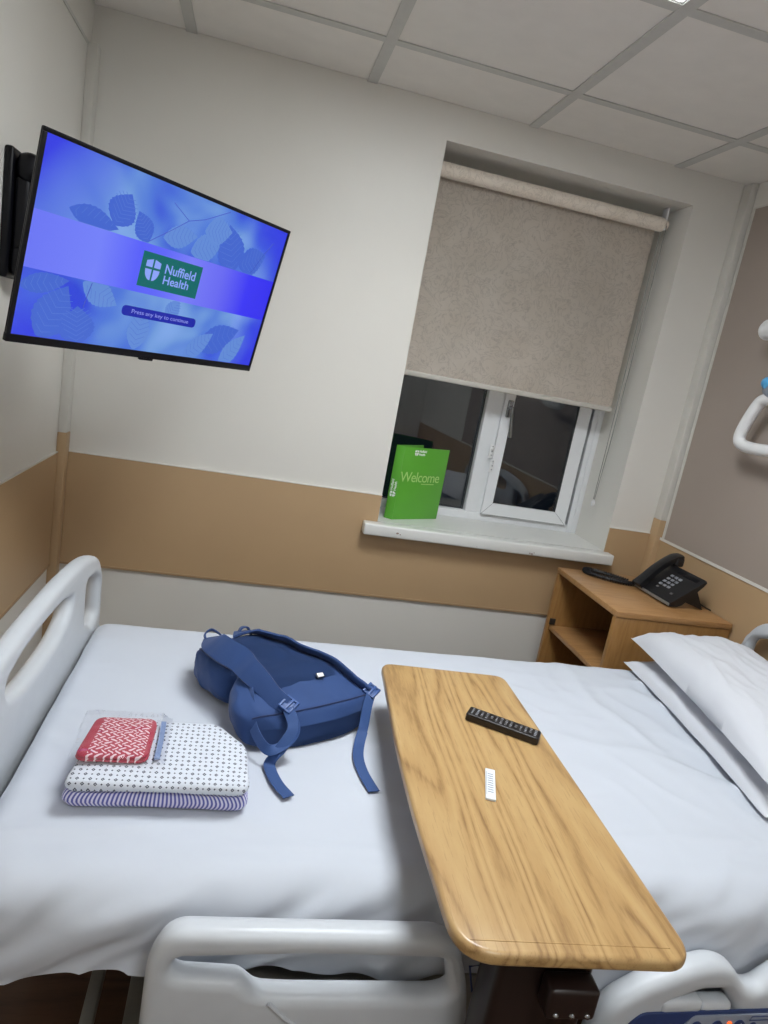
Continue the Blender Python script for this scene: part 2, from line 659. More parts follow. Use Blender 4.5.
struct('trim_7', bm, M['trim_white'])
bm = BM()
box(bm, (0, -0.051, 0), (0.031, 0, ZC), 0.003)
struct('trim_8', bm, M['band'])
bm = BM()
box(bm, (WX - 0.030, -0.05, ZC), (WX, 0, H), 0.003)
struct('trim_9', bm, M['trim_white'])
bm = BM()
box(bm, (WX - 0.031, -0.051, 0), (WX, 0, ZC), 0.003)
struct('trim_10', bm, M['band'])
# left wall cladding stops a little below the ceiling
struct('trim_11', box(BM(), (0, YF, 2.272), (0.004, -0.0505, 2.281)), M['tee'])
struct('trim_12', box(BM(), (0, YF, 0), (0.012, -0.0515, 0.10), 0.002), M['bandedge'])
# grey-brown bedhead panel on the right-hand wall, with a pale edge strip
bm = BM()
box(bm, (WX - 0.008, -2.25, ZT - 0.001), (WX, -0.078, 2.305))
struct('trim_13', bm, M['bedhead'], smooth=0)
bm = BM()
box(bm, (WX - 0.010, -0.078, ZT - 0.001), (WX, -0.070, 2.305))
box(bm, (WX - 0.009, -2.25, 2.305), (WX, -0.070, 2.311))
struct('trim_14', bm, M['trim_white'], smooth=0)

# ceiling lights
def ceiling_light(j, label, mat, watts):
    x0, x1, y1, y0 = XG[1] + 0.018, XG[2] - 0.018, YG[j] - 0.017, YG[j + 1] + 0.017
    t_ = thing('ceiling_light', label, 'light', ((x0 + x1) / 2, (y0 + y1) / 2, H + 0.002), group='square ceiling light panels')
    bm = BM()
    wv = 0.006
    box(bm, (x0, y0, H + 0.002), (x1, y0 + wv, H + 0.03))
    box(bm, (x0, y1 - wv, H + 0.002), (x1, y1, H + 0.03))
    box(bm, (x0, y0 + wv, H + 0.002), (x0 + wv, y1 - wv, H + 0.03))
    box(bm, (x1 - wv, y0 + wv, H + 0.002), (x1, y1 - wv, H + 0.03))
    wpart('light_frame', bm, M['white_paint'], t_)
    bm = BM()
    box(bm, (x0 + wv, y0 + wv, H + 0.004), (x1 - wv, y1 - wv, H + 0.012))
    wpart('diffuser', bm, mat, t_)
    ld = bpy.data.lights.new('panel_beam', 'AREA')
    ld.shape = 'SQUARE'
    ld.size = x1 - x0 - 2 * wv
    ld.energy = watts
    ld.color = (0.92, 0.965, 1.0)
    ld.spread = math.radians(BEAM_SPREAD)
    lo = bpy.data.objects.new('panel_beam', ld)
    COL.objects.link(lo)
    lo.parent = t_
    lo.location = (0, 0, 0.0015)


ceiling_light(1, 'square white light panel in the ceiling above the bed', M['lamp'], BEAM_NEAR)
ceiling_light(4, 'added fill light panel in the ceiling behind the viewer, out of view', M['lamp_fill'], BEAM_FILL)  # unseen panel, added to fill the room with light from behind

# ------------------------------------------------------------------ window
win = bpy.data.objects.new('window_1', None)
COL.objects.link(win)
win.location = (OX0, 0.28, OZ0)
win['kind'] = 'structure'
FY0, FY1 = 0.28, 0.335
SZ = 0.875                                                   # top of the sill board
MX0, MX1 = 1.640, 1.725
bm = BM()
box(bm, (OX0, FY0, SZ - 0.01), (OX0 + 0.045, FY1, OZ1), 0.003)
box(bm, (2.150, FY0, SZ - 0.01), (OX1, FY1, OZ1), 0.003)
box(bm, (OX0 + 0.045, FY0, SZ - 0.01), (2.150, FY1, 0.910), 0.003)
box(bm, (OX0 + 0.045, FY0, OZ1 - 0.045), (2.150, FY1, OZ1), 0.003)
box(bm, (MX0, FY0, 0.910), (MX1, FY1, OZ1 - 0.045), 0.003)
# chamfer line round the right-hand jamb, and the fixed light's glazing bead
box(bm, (2.172, FY0 - 0.006, SZ), (OX1, FY0, OZ1 - 0.01), 0.002)
wpart('window_frame', bm, M['upvc'], win)
bm = BM()
for a, b in (((OX0 + 0.045, 0.312, 0.910), (MX0, 0.316, 0.915)), ((MX0 - 0.004, 0.312, 0.915), (MX0, 0.316, OZ1 - 0.05))):
    box(bm, a, b)
wpart('gasket', bm, M['gasket'], win)
bm = BM()
box(bm, (OX0 + 0.04, 0.318, 0.906), (MX0 + 0.002, 0.322, OZ1 - 0.04))
wpart('fixed_pane', bm, M['glass'], win)
# opening casement on the right
bm = BM()
sx0, sx1, sz0, sz1 = 1.713, 2.128, 0.910, OZ1 - 0.04
gx0, gx1, gz0 = 1.758, 2.068, 0.963
sy0, sy1 = FY0 - 0.016, FY0 - 0.0005
for a, b in (((sx0, sy0, sz0), (gx0, sy1, sz1)), ((gx1, sy0, sz0), (sx1, sy1, sz1)), ((gx0, sy0, sz0), (gx1, sy1, gz0)), ((gx0, sy0, sz1 - 0.05), (gx1, sy1, sz1))):
    box(bm, a, b)
sash = wpart('casement_sash', bm, M['upvc'], win, smooth=0)
bm = BM()                                                       # mitre lines at the corners
for (xa, za), (xb, zb) in (((gx1, gz0), (sx1, sz0)), ((gx0, gz0), (sx0, sz0))):
    tube(bm, [(xa, sy0 + 0.0002, za), (xb, sy0 + 0.0002, zb)], 0.0009, 6)
wpart('mitre_joint', bm, M['greykey'], sash)
bm = BM()
for a, b in (((sx1, sy0 + 0.004, sz0 - 0.003), (sx1 + 0.0015, sy1 + 0.0004, sz1)), ((sx0, sy0 + 0.004, sz0 - 0.002), (sx1, sy1 + 0.0004, sz0)),
             ((gx0 - 0.001, sy0 + 0.003, gz0 - 0.001), (gx0 + 0.003, sy1, sz1 - 0.05)), ((gx1 - 0.003, sy0 + 0.003, gz0), (gx1 + 0.001, sy1, sz1 - 0.05))):
    box(bm, a, b)
wpart('gasket', bm, M['gasket'], sash)
bm = BM()
box(bm, (gx0 - 0.003, sy1 - 0.006, gz0 - 0.003), (gx1 + 0.003, sy1 - 0.002, sz1 - 0.048))
wpart('casement_pane', bm, M['glass'], sash)
# handle: rose and hanging lever
bm = BM()
box(bm, (1.727, sy0 - 0.010, 1.352), (1.752, sy0, 1.428), 0.005, 3)
tube(bm, [(1.739, sy0 - 0.002, 1.395), (1.739, sy0 - 0.038, 1.395)], 0.008, 12)
tube(bm, catmull([(1.739, sy0 - 0.036, 1.398), (1.741, sy0 - 0.040, 1.375), (1.748, sy0 - 0.036, 1.33), (1.757, sy0 - 0.036, 1.27)], 6), 0.0075, 12)
tube(bm, [(1.739, sy0 - 0.010, 1.415), (1.739, sy0 - 0.013, 1.415)], 0.004, 8)
wpart('window_handle', bm, M['chrome'], sash)
for lx, lz in ((1.701, 1.195), (1.716, 1.132)):
    bm = BM()
    box(bm, (lx - 0.011, FY0 - 0.020, lz - 0.030), (lx + 0.009, FY0 - 0.0165, lz + 0.030), 0.001)
    tube(bm, [(lx, FY0 - 0.0165, lz + 0.014), (lx, FY0 - 0.030, lz + 0.012)], 0.006, 10)
    wpart('restrictor', bm, M['whiteplastic'], sash)
for lx, lz in ((1.701, 1.195), (1.716, 1.132)):
    for dz in (-0.017, 0.0, 0.020):
        bm = BM()
        tube(bm, [(lx, FY0 - 0.0195, lz + dz), (lx, FY0 - 0.0225, lz + dz)], 0.0033, 8)
        wpart('screw', bm, M['silver'], sash)
# sill board with horns past the opening
bm = BM()
box(bm, (OX0 + 0.0015, -0.001, SZ - 0.045), (OX1 - 0.0015, 0.2795, SZ))
box(bm, (1.130, -0.066, SZ - 0.046), (2.214, -0.0095, SZ), 0.006, 3)
o = wpart('window_sill', bm, M['white_paint'], win)
bm = BM()
for cx, cz, r_ in ((1.265, 0.851, 0.0055), (1.277, 0.847, 0.003), (1.832, 0.840, 0.004), (1.842, 0.838, 0.005), (1.85, 0.843, 0.003), (1.60, 0.838, 0.002)):
    pts = [(cx + r_ * math.cos(a) * (1 + 0.5 * nz(cx * 90, a)), cz + 0.6 * r_ * math.sin(a) * (1 + 0.5 * nz(cz * 70, a))) for a in (2 * PI * k / 9 for k in range(9))]
    join(bm, plate([pts], 0.0006, 0.0001, T(0, -0.0662, 0) @ XZ))
wpart('chipped_paint', bm, plain('chip', rgb(150, 126, 112), 0.8), win)

# dark night board is not needed: outside is the night sky; reveal is the wall itself

# ------------------------------------------------------------------ roller blind
bl = thing('roller_blind', 'cream damask roller blind pulled halfway down the window', 'blind', (1.68, 0.10, 2.2))
BX0, BX1 = 1.205, 2.122
bm = BM()
tube(bm, [(BX0, 0.105, 2.219), (2.150, 0.105, 2.219)], 0.027, 24)
wpart('roller_tube', bm, M['blind'], bl)
for x in (1.196, 2.152):
    bm = BM()
    box(bm, (x, 0.090, 2.198), (x + 0.006, 0.130, 2.284), 0.002)
    wpart('bracket', bm, M['whiteplastic'], bl)
bm = BM()
tube(bm, [(2.1585, 0.105, 2.219), (2.168, 0.105, 2.219)], 0.018, 20)
wpart('chain_drive', bm, M['blind'], bl)
bm = BM()
V = []
for i in range(25):
    x = BX0 + (2.140 - BX0) * i / 24
    colv = []
    prof = [(0.1180, 2.2430), (0.1275, 2.236), (0.1325, 2.225), (0.1335, 2.21), (0.1330, 2.19)]
    prof += [(0.1320 + 0.004 * math.sin(3.0 * s) + 0.0012 * nz(x * 5, s * 6), 2.19 - s * 0.715) for s in (k / 14 for k in range(1, 15))]
    for y, z in prof:
        colv.append(bm.verts.new((x, y, z)))
    V.append(colv)
grid_faces(bm, V)
r = bmesh.ops.solidify(bm, geom=bm.faces[:], thickness=0.0008)
wpart('blind_fabric', bm, M['blind'], bl)
bm = BM()
box(bm, (BX0, 0.124, 1.455), (2.143, 0.142, 1.476), 0.005, 3)
wpart('bottom_bar', bm, plain('blind_bar', rgb(196, 191, 182), 0.5), bl)
chain_m = plain('blind_chain', rgb(150, 148, 142), 0.5)
for dx, yy in ((0, 0.088), (0.0, 0.122)):
    bm = BM()
    tube(bm, [(2.160, yy, 2.215), (2.1585, yy, 1.9), (2.156, yy * 0.6 + 0.042, 1.3), (2.152, yy * 0.25 + 0.079, 1.075)], 0.0018, 6)
    wpart('pull_chain', bm, chain_m, bl)
bm = BM()
bmesh.ops.create_uvsphere(bm, u_segments=12, v_segments=8, radius=0.011, matrix=T(2.152, 0.105, 1.058) @ Matrix.Diagonal((0.8, 0.8, 1.3, 1)))
wpart('chain_connector', bm, M['whiteplastic'], bl)

# ------------------------------------------------------------------ wall bracket and television
br = thing('television_wall_bracket', 'black swivel bracket on the left wall behind the television', 'bracket', (0, -0.66, 1.52))
bm = BM()
pts = round_poly([(-0.045, 1.525), (0.045, 1.525), (0.045, 1.815), (-0.045, 1.815)], [0.012, 0.012, 0.03, 0.03])
box(bm, (0.0, -0.700, 1.520), (0.020, -0.575, 1.818), 0.006, 3)
wpart('wall_plate', bm, M['blackgloss'], br)
bm = BM()
box(bm, (0.0205, -0.695, 1.745), (0.075, -0.585, 1.815), 0.024, 5)
box(bm, (0.0205, -0.695, 1.525), (0.072, -0.585, 1.60), 0.018, 4)
box(bm, (0.0205, -0.685, 1.585), (0.055, -0.600, 1.76), 0.010, 3)
wpart('bracket_cover', bm, M['blackgloss'], br)
bm = BM()
tube(bm, [(0.058, -0.66, 1.60), (0.058, -0.66, 1.745)], 0.016, 16)
box(bm, (0.02, -0.68, 1.655), (0.06, -0.64, 1.695), 0.006)
tube(bm, [(0.058, -0.66, 1.675), (0.185, -0.520, 1.675)], 0.018, 14)
tube(bm, [(0.185, -0.520, 1.63), (0.185, -0.520, 1.72)], 0.019, 16)
tube(bm, [(0.185, -0.520, 1.65), (0.335, -0.700, 1.62)], 0.016, 14)
wpart('swivel_arm', bm, M['black'], br)

tv = thing('television', 'flat black television showing a blue leafy screen, angled from the corner', 'television', (0.417, -0.842, 1.589))
TW, TH = 0.725, 0.393
yaw, tilt = 0.869, -0.196
u_ = Vector((math.cos(yaw), math.sin(yaw), 0))
n0 = Vector((math.sin(yaw), -math.cos(yaw), 0))
v_ = (math.cos(tilt) * Vector((0, 0, 1)) - math.sin(tilt) * n0).normalized()
n_ = u_.cross(v_).normalized()
tv.rotation_euler = Matrix((u_, v_, n_)).transposed().to_euler()
# local axes: x along the width, y up the screen, z out of the screen
FR = 0.0085
bm = BM()
box(bm, (-TW / 2, -TH / 2, -0.011), (TW / 2, TH / 2, -0.004), 0.003, 2)
box(bm, (-TW / 2, TH / 2 - FR, -0.006), (TW / 2, TH / 2, 0.0), 0.0012, 2)
box(bm, (-TW / 2, -TH / 2 - 0.005, -0.011), (TW / 2, -TH / 2 + FR + 0.003, 0.0), 0.0012, 2)
box(bm, (-TW / 2, -TH / 2 + FR, -0.006), (-TW / 2 + FR, TH / 2 - FR, 0.0), 0.0012, 2)
box(bm, (TW / 2 - FR, -TH / 2 + FR, -0.006), (TW / 2, TH / 2 - FR, 0.0), 0.0012, 2)
link('bezel', bm, M['blackgloss'], tv)
bm = BM()
box(bm, (-0.25, -0.16, -0.055), (0.25, 0.10, -0.0095), 0.018, 3)
box(bm, (-0.10, -0.10, -0.072), (0.10, 0.10, -0.054), 0.004, 2)
link('back_housing', bm, M['black'], tv)
bm = BM()
box(bm, (-0.030, -TH / 2 - 0.011, -0.012), (0.010, -TH / 2 - 0.004, -0.003), 0.002)
link('sensor_bump', bm, M['blackgloss'], tv)

# the picture on the screen: blurred blue foliage, pale band across the middle
t = NT('screen_picture')
tc = t.n('ShaderNodeTexCoord')
sp = t.n('ShaderNodeSeparateXYZ')
t.l(tc.outputs['Object'], sp.inputs[0])
X_, Y_ = sp.outputs[0], sp.outputs[1]
big = t.noise(tc.outputs['Object'], 5.5, 2, 0.45, 0.4)
fol = t.ramp(big, [(0.32, rgb(46, 70, 216)), (0.46, rgb(80, 122, 218)), (0.58, rgb(112, 156, 222)), (0.72, rgb(132, 172, 236))])
edge = t.math('ADD', t.math('MULTIPLY', t.math('ABSOLUTE', X_), 2.1), t.math('MULTIPLY', t.math('ABSOLUTE', t.math('ADD', Y_, 0.0)), 1.3))
corner = t.math('MULTIPLY', t.math('SUBTRACT', t.math('ADD', edge, t.math('MULTIPLY', t.noise(tc.outputs['Object'], 4, 1), 0.35)), 0.72), 2.2)
corner = t.math('MINIMUM', t.math('MAXIMUM', corner, 0.0), 0.92)
fol = t.mix(corner, fol, rgb(44, 46, 228))
bx = t.math('ADD', X_, 0.5)
bandc = t.ramp(bx, [(0.14, rgb(106, 118, 246)), (0.30, rgb(116, 130, 252)), (0.40, rgb(88, 96, 252)), (0.47, rgb(96, 104, 250)), (0.55, rgb(120, 126, 250)),
                    (0.66, rgb(104, 106, 244)), (0.76, rgb(58, 54, 246)), (0.86, rgb(50, 46, 238))])
ib = t.math('MULTIPLY', t.math('LESS_THAN', Y_, 0.0555), t.math('GREATER_THAN', Y_, -0.053))
colr = t.mix(ib, fol, bandc)
t.l(colr, t.b.inputs['Emission Color'])
t.set(base=(0.0, 0.0, 0.0, 1), rough=0.25, estr=SCREEN)
bm = BM()
box(bm, (-TW / 2 + FR - 0.001, -TH / 2 + FR + 0.003, -0.005), (TW / 2 - FR + 0.001, TH / 2 - FR + 0.001, -0.002))
scr = link('screen', bm, t.m, tv, smooth=0)

# leaves on the screen, each an oval with veins
leafA = emissive('leaf_mid_blue', rgb(66, 102, 208))
leafB = emissive('leaf_pale_blue', rgb(98, 140, 216))
leafV = emissive('leaf_vein', rgb(82, 120, 211))
stem = emissive('stem_blue', rgb(64, 84, 190))
Z0 = -0.0018


def leaf(cx, cy, ln, wd, ang, pale, lift):
    bm = BM()
    z0 = Z0 + lift * 0.00003
    ca, sa = math.cos(ang), math.sin(ang)
    left = [(s * ln - ln / 2, wd / 2 * math.sin(PI * s ** 0.85) * (1 + 0.05 * math.sin(s * 60))) for s in (k / 26 for k in range(27))]
    outl = left + [(x, -y) for x, y in left[-2:0:-1]]
    vs = []
    for x, y in outl:
        X, Y = cx + x * ca - y * sa, cy + x * sa + y * ca
        X = max(-TW / 2 + FR + 0.001, min(TW / 2 - FR - 0.001, X))
        Y = max(-TH / 2 + FR + 0.0045, min(TH / 2 - FR - 0.001, Y))
        Y = max(Y, 0.056) if cy > 0 else min(Y, -0.0535)
        vs.append(bm.verts.new((X, Y, z0)))
    bm.faces.new(vs)
    for k in range(1, 8):
        s = k / 8.5
        hw = wd / 2 * math.sin(PI * s ** 0.85) * 0.88
        for sg in (-1, 1):
            x0, x1 = s * ln - ln / 2, min(s * ln - ln / 2 + hw * 0.55, ln / 2)
            q = []
            for (x, y) in ((x0, 0), (x1, sg * hw), (x1 + 0.0012, sg * hw), (x0 + 0.0014, 0)):
                q.append((cx + x * ca - y * sa, cy + x * sa + y * ca))
            if all(abs(a) < TW / 2 - FR - 0.002 and -TH / 2 + FR + 0.005 < b < TH / 2 - FR - 0.002 and (b > 0.057 if cy > 0 else b < -0.055) for a, b in q):
                f = bm.faces.new([bm.verts.new((a, b, z0 + 0.00002)) for a, b in q])
                f.material_index = 1
    link('leaf_picture', bm, [leafB if pale else leafA, leafV], scr, smooth=0)


for k_, a in enumerate(((-0.275, -0.130, 0.125, 0.085, 1.2, 0), (-0.215, -0.150, 0.085, 0.085, 1.75, 0), (-0.305, -0.075, 0.11, 0.04, 0.25, 0), (-0.175, -0.075, 0.10, 0.055, -0.35, 1),
          (-0.055, -0.135, 0.10, 0.062, 1.5, 1), (0.03, -0.075, 0.06, 0.045, 1.1, 1), (0.205, -0.125, 0.15, 0.075, 0.45, 0), (0.265, -0.15, 0.12, 0.055, 0.9, 1), (0.14, -0.15, 0.11, 0.05, 0.7, 1),
          (-0.225, 0.070, 0.12, 0.045, -0.1, 0), (-0.165, 0.105, 0.075, 0.072, 1.2, 0), (-0.105, 0.085, 0.07, 0.05, 2.2, 0), (0.085, 0.085, 0.10, 0.065, 0.4, 1), (0.0, 0.090, 0.10, 0.050, 0.25, 1),
          (0.165, 0.10, 0.12, 0.09, 2.0, 0), (0.25, 0.09, 0.10, 0.07, 0.5, 0), (0.11, 0.13, 0.09, 0.065, 0.2, 1))):
    leaf(*a, k_)
for pts in ([(-0.084, 0.060, -0.0014), (-0.03, 0.098, -0.0014), (0.0123, 0.1295, -0.0014), (0.0584, 0.1447, -0.0014), (0.13, 0.182, -0.0014)],
            [(-0.20, -0.055, -0.0014), (-0.205, -0.08, -0.0014), (-0.210, -0.11, -0.0014)],
            [(0.0123, 0.1295, -0.0014), (-0.04, 0.155, -0.0014)],
            [(0.255, 0.060, -0.0014), (0.285, 0.115, -0.0014), (0.31, 0.15, -0.0014)]):
    bm = BM()
    tube(bm, pts, 0.0009, 5)
    link('twig_picture', bm, stem, scr)

LX0, LX1, LY0, LY1 = -0.0900, 0.0890, -0.0380, 0.0390
bm = BM()
box(bm, (LX0, LY0, -0.0018), (LX1, LY1, -0.0008))
logo = link('logo_panel', bm, emissive('logo_green', rgb(8, 104, 104)), scr, smooth=0)
logo['label'] = 'dark green logo panel on the screen'
lav = emissive('logo_lavender', rgb(140, 164, 250))
# four quarters of a shield with a cross left between them
shx, shy, sw, sh = -0.0575, 0.0035, 0.0205, 0.0225


def shield_quarter(sg, top):
    g = 0.0024
    if top:
        return [(shx + sg * g, shy + 0.002 + g), (shx + sg * sw, shy + 0.002 + g), (shx + sg * sw, shy + sh * 0.78), (shx + sg * sw * 0.55, shy + sh * 0.90), (shx + sg * g, shy + sh)]
    pts = [(shx + sg * g, shy + 0.002 - g), (shx + sg * sw, shy + 0.002 - g)]
    pts += [(shx + sg * (g + (sw - g) * math.cos(a)), shy + 0.002 - g - (sh + 0.002) * math.sin(a)) for a in (k / 7 * PI / 2 for k in range(1, 8))]
    return pts


def text_fit(body, x0, x1, zb_, zt_, z=0.0, bold=0.0):
    """lettering scaled to run from x0 to x1 with its tall letters between zb_ and zt_"""
    bm = text_bm(body, 1.0, 0.0001, bold=bold)
    ref = text_bm(body.replace('y', 'n').replace('g', 'n').replace('p', 'n'), 1.0, 0.0001)
    ax, bx_ = min(v.co.x for v in bm.verts), max(v.co.x for v in bm.verts)
    ay, by = min(v.co.y for v in ref.verts), max(v.co.y for v in ref.verts)
    ref.free()
    kx, ky = (x1 - x0) / (bx_ - ax), (zt_ - zb_) / (by - ay)
    for v in bm.verts:
        v.co = ((v.co.x - ax) * kx + x0, (v.co.y - ay) * ky + zb_, z + (0.0002 if v.co.z > 0 else 0.0))
    return bm


bm = BM()
for sg in (-1, 1):
    for top in (True, False):
        bm.faces.new([bm.verts.new((x, y, 0.0)) for x, y in shield_quarter(sg, top)])
link('shield_emblem', bm, lav, scr, smooth=0)
link('logo_lettering', text_fit('Nuffield', -0.0222, 0.0715, 0.0022, 0.0232, bold=0.012), lav, scr, smooth=0)
link('logo_lettering', text_fit('Health', -0.0214, 0.0570, -0.0220, -0.0030, bold=0.012), lav, scr, smooth=0)
bm = plate([round_poly([(-0.1130, -0.1090), (0.1110, -0.1090), (0.1110, -0.0860), (-0.1130, -0.0860)], 0.0112, 8)], 0.001, 0.0002, T(0, 0, -0.0012))
link('prompt_bar', bm, emissive('prompt_blue', rgb(26, 38, 166)), scr, smooth=0)
link('prompt_lettering', text_fit('Press any key to continue', -0.0870, 0.0860, -0.1010, -0.0920, -0.0003), emissive('prompt_text', rgb(140, 150, 236)), scr, smooth=0)

# ------------------------------------------------------------------ hospital bed
bed = thing('hospital_bed', 'hospital bed with moulded grey-white plastic ends and side rails', 'bed', (1.3, -1.18, 0))


def end_board(ys_, face_x, thick, mir=1):
    """moulded bed end with a hand-hold: outline in (y,z)"""
    out = [(-0.635, 0.36), (-0.638, 0.62), (-0.652, 0.745), (-0.70, 0.840), (-0.83, 0.880), (-1.02, 0.894), (-1.18, 0.892), (-1.34, 0.884), (-1.53, 0.862), (-1.66, 0.820), (-1.708, 0.735), (-1.722, 0.62), (-1.725, 0.36)]
    rr = [0.02, 0.03, 0.05, 0.09, 0.12, 0.1, 0.1, 0.1, 0.12, 0.09, 0.05, 0.03, 0.02]
    hole = [(-0.965, 0.822), (-0.985, 0.785), (-1.06, 0.762), (-1.18, 0.758), (-1.30, 0.762), (-1.375, 0.785), (-1.395, 0.822), (-1.32, 0.842), (-1.18, 0.848), (-1.04, 0.842)]
    hr = [0.03, 0.03, 0.05, 0.05, 0.05, 0.03, 0.03, 0.05, 0.1, 0.05]
    slot = [(-0.690, 0.775), (-0.686, 0.665), (-0.735, 0.645), (-0.835, 0.70), (-0.845, 0.815), (-0.76, 0.806)]
    slot2 = [(-2.36 - y, z) for y, z in slot]
    return plate([round_poly(out, rr), round_poly(hole, hr), round_poly(slot, 0.022), round_poly(slot2, 0.022)], thick, thick * 0.42, T(0, 0, 0) @ YZ, 5)


b_ = end_board(None, 0, 0.042)
b_.transform(T(0.272, 0, 0) @ Matrix(((1, 0.020, 0, 0.020), (0, 1, 0, 0), (0, 0, 1, 0), (0, 0, 0, 1))))
wpart('footboard', b_, M['plastic'], bed)
b_ = end_board(None, 0, 0.044)
b_.transform(T(2.372, 0.005, 0.045) @ Matrix.Diagonal((1, 1.08, 1, 1)) )
wpart('headboard', b_, M['plastic'], bed)

# near side rail towards the foot
out = [(0.596, 0.30), (0.592, 0.46), (0.592, 0.60), (0.618, 0.653), (0.80, 0.648), (1.03, 0.642), (1.062, 0.622), (1.092, 0.545), (1.112, 0.44), (1.118, 0.30)]
hole = [(0.632, 0.607), (0.626, 0.583), (0.64, 0.572), (0.728, 0.564), (0.756, 0.538), (0.80, 0.534), (1.040, 0.526), (1.062, 0.534), (1.046, 0.594), (1.03, 0.601), (0.83, 0.610)]
bm = plate([round_poly(out, [0.02, 0.03, 0.03, 0.035, 0.05, 0.03, 0.03, 0.03, 0.03, 0.02]), round_poly(hole, 0.012)], 0.046, 0.018, T(0, -1.728, 0) @ XZ, 5)
rail = wpart('side_rail', bm, M['plastic'], bed)
bm = BM()
tube(bm, catmull([(0.775, -1.752, 0.530), (0.80, -1.7522, 0.505), (0.835, -1.752, 0.470), (0.85, -1.752, 0.40)], 6), 0.0030, 8)
wpart('moulded_ridge', bm, M['plastic'], rail)
bm = BM()
pts = [(1.078, 0.600), (1.100, 0.603), (1.108, 0.575), (1.100, 0.545), (1.092, 0.552)]
tube(bm, [(x, -1.758, z) for x, z in pts], 0.0018, 6, closed=True)
wpart('tilt_gauge', bm, M['bluepanel'], rail)

# near side rail towards the head, with its control panel
out = [(1.335, 0.28), (1.343, 0.43), (1.362, 0.492), (1.42, 0.533), (1.50, 0.566), (1.548, 0.578), (1.588, 0.566), (1.628, 0.522), (1.655, 0.518), (1.69, 0.548), (1.76, 0.612), (1.83, 0.652), (1.98, 0.655), (2.04, 0.60), (2.06, 0.44), (2.06, 0.28)]
rr = [0.02, 0.03, 0.03, 0.04, 0.04, 0.03, 0.03, 0.02, 0.02, 0.04, 0.05, 0.05, 0.05, 0.04, 0.04, 0.02]
hole = [(1.470, 0.497), (1.535, 0.523), (1.578, 0.523), (1.600, 0.500), (1.612, 0.474), (1.59, 0.466), (1.478, 0.480)]
hole2 = [(1.72, 0.52), (1.80, 0.59), (1.95, 0.595), (1.985, 0.555), (1.985, 0.50), (1.75, 0.50)]
bm = plate([round_poly(out, rr), round_poly(hole, 0.010), round_poly(hole2, 0.02)], 0.050, 0.019, T(0, -1.722, 0) @ XZ, 5)
rail2 = wpart('side_rail', bm, M['plastic'], bed)
bm = BM()
box(bm, (1.455, -1.750, 0.480), (1.540, -1.716, 0.507), 0.010, 3)
box(bm, (1.538, -1.748, 0.474), (1.604, -1.716, 0.499), 0.010, 3)
wpart('grip_ledge', bm, M['plastic'], rail2)
bm = plate([round_poly([(1.398, 0.35), (1.398, 0.450), (1.422, 0.475), (1.722, 0.475), (1.755, 0.458), (1.755, 0.35)], 0.012)], 0.004, 0.001, T(0, -1.749, 0.012) @ XZ)
pan = wpart('control_panel', bm, M['bluepanel'], rail2)
bm = plate([round_poly([(1.504, 0.36), (1.504, 0.444), (1.524, 0.469), (1.702, 0.469), (1.670, 0.36)], 0.008)], 0.003, 0.0008, T(0, -1.7522, 0.012) @ XZ)
wpart('button_field', bm, M['greypanel'], pan)
for k, (bx_, bz_) in enumerate(((1.532, 0.448), (1.574, 0.448), (1.620, 0.448), (1.650, 0.444), (1.432, 0.444), (1.457, 0.444), (1.482, 0.444), (1.532, 0.400), (1.574, 0.400), (1.620, 0.400))):
    bm = BM()
    tube(bm, [(bx_, -1.751, bz_ + 0.012), (bx_, -1.7560, bz_ + 0.012)], 0.0105 if k < 3 else 0.008, 14)
    wpart('button', bm, M['bluepanel'] if 0 <= k < 4 or k > 6 else M['key'], pan)
for bx_ in (1.532, 1.574, 1.620):
    bm = BM()
    bm.faces.new([bm.verts.new((bx_ + a, -1.7564, 0.460 + b)) for a, b in ((-0.005, -0.005), (0.006, -0.004), (0.002, 0.006))])
    wpart('button_symbol', bm, M['whiteprint'], pan, smooth=0)
bm = BM()
tube(bm, [(1.599, -1.7530, 0.464), (1.599, -1.7555, 0.464)], 0.0045, 10)
o = wpart('indicator_light', bm, emissive('orange_led', rgb(255, 96, 40), 1.6), pan)
bm = BM()
tube(bm, [(x, -1.7545, z + 0.012) for x, z in ((1.642, 0.465), (1.682, 0.465), (1.679, 0.457), (1.639, 0.457))], 0.0008, 6, closed=True)
wpart('badge_outline', bm, M['bluepanel'], pan)

# chassis: mattress deck, base beams, legs on castors
bm = BM()
box(bm, (0.34, -1.58, 0.42), (2.34, -0.76, 0.49), 0.01)
wpart('mattress_deck', bm, M['dark'], bed)
bm = BM()
for y in (-0.92, -1.33):
    box(bm, (0.42, y - 0.025, 0.17), (2.25, y + 0.025, 0.23), 0.006)
for x in (0.475, 2.10):
    box(bm, (x, -1.56, 0.165), (x + 0.024, -0.75, 0.205), 0.005)
box(bm, (0.553, -1.56, 0.165), (0.600, -0.75, 0.215), 0.005)
for x in (0.78, 1.85):
    for y in (-0.92, -1.33):
        tube(bm, [(x, y, 0.21), (x + 0.06, y, 0.43)], 0.022, 10)
box(bm, (0.285, -1.30, 0.37), (0.36, -1.06, 0.41), 0.005)
box(bm, (2.32, -1.30, 0.37), (2.36, -1.06, 0.41), 0.005)
box(bm, (0.75, -1.722, 0.33), (0.80, -1.60, 0.37), 0.005)
box(bm, (0.95, -1.722, 0.33), (1.00, -1.60, 0.37), 0.005)
box(bm, (1.60, -1.715, 0.31), (1.65, -1.60, 0.35), 0.005)
box(bm, (1.90, -1.715, 0.31), (1.95, -1.60, 0.35), 0.005)
box(bm, (0.74, -1.62, 0.33), (2.0, -1.58, 0.43), 0.005)
wpart('chassis', bm, M['bedmetal'], bed)
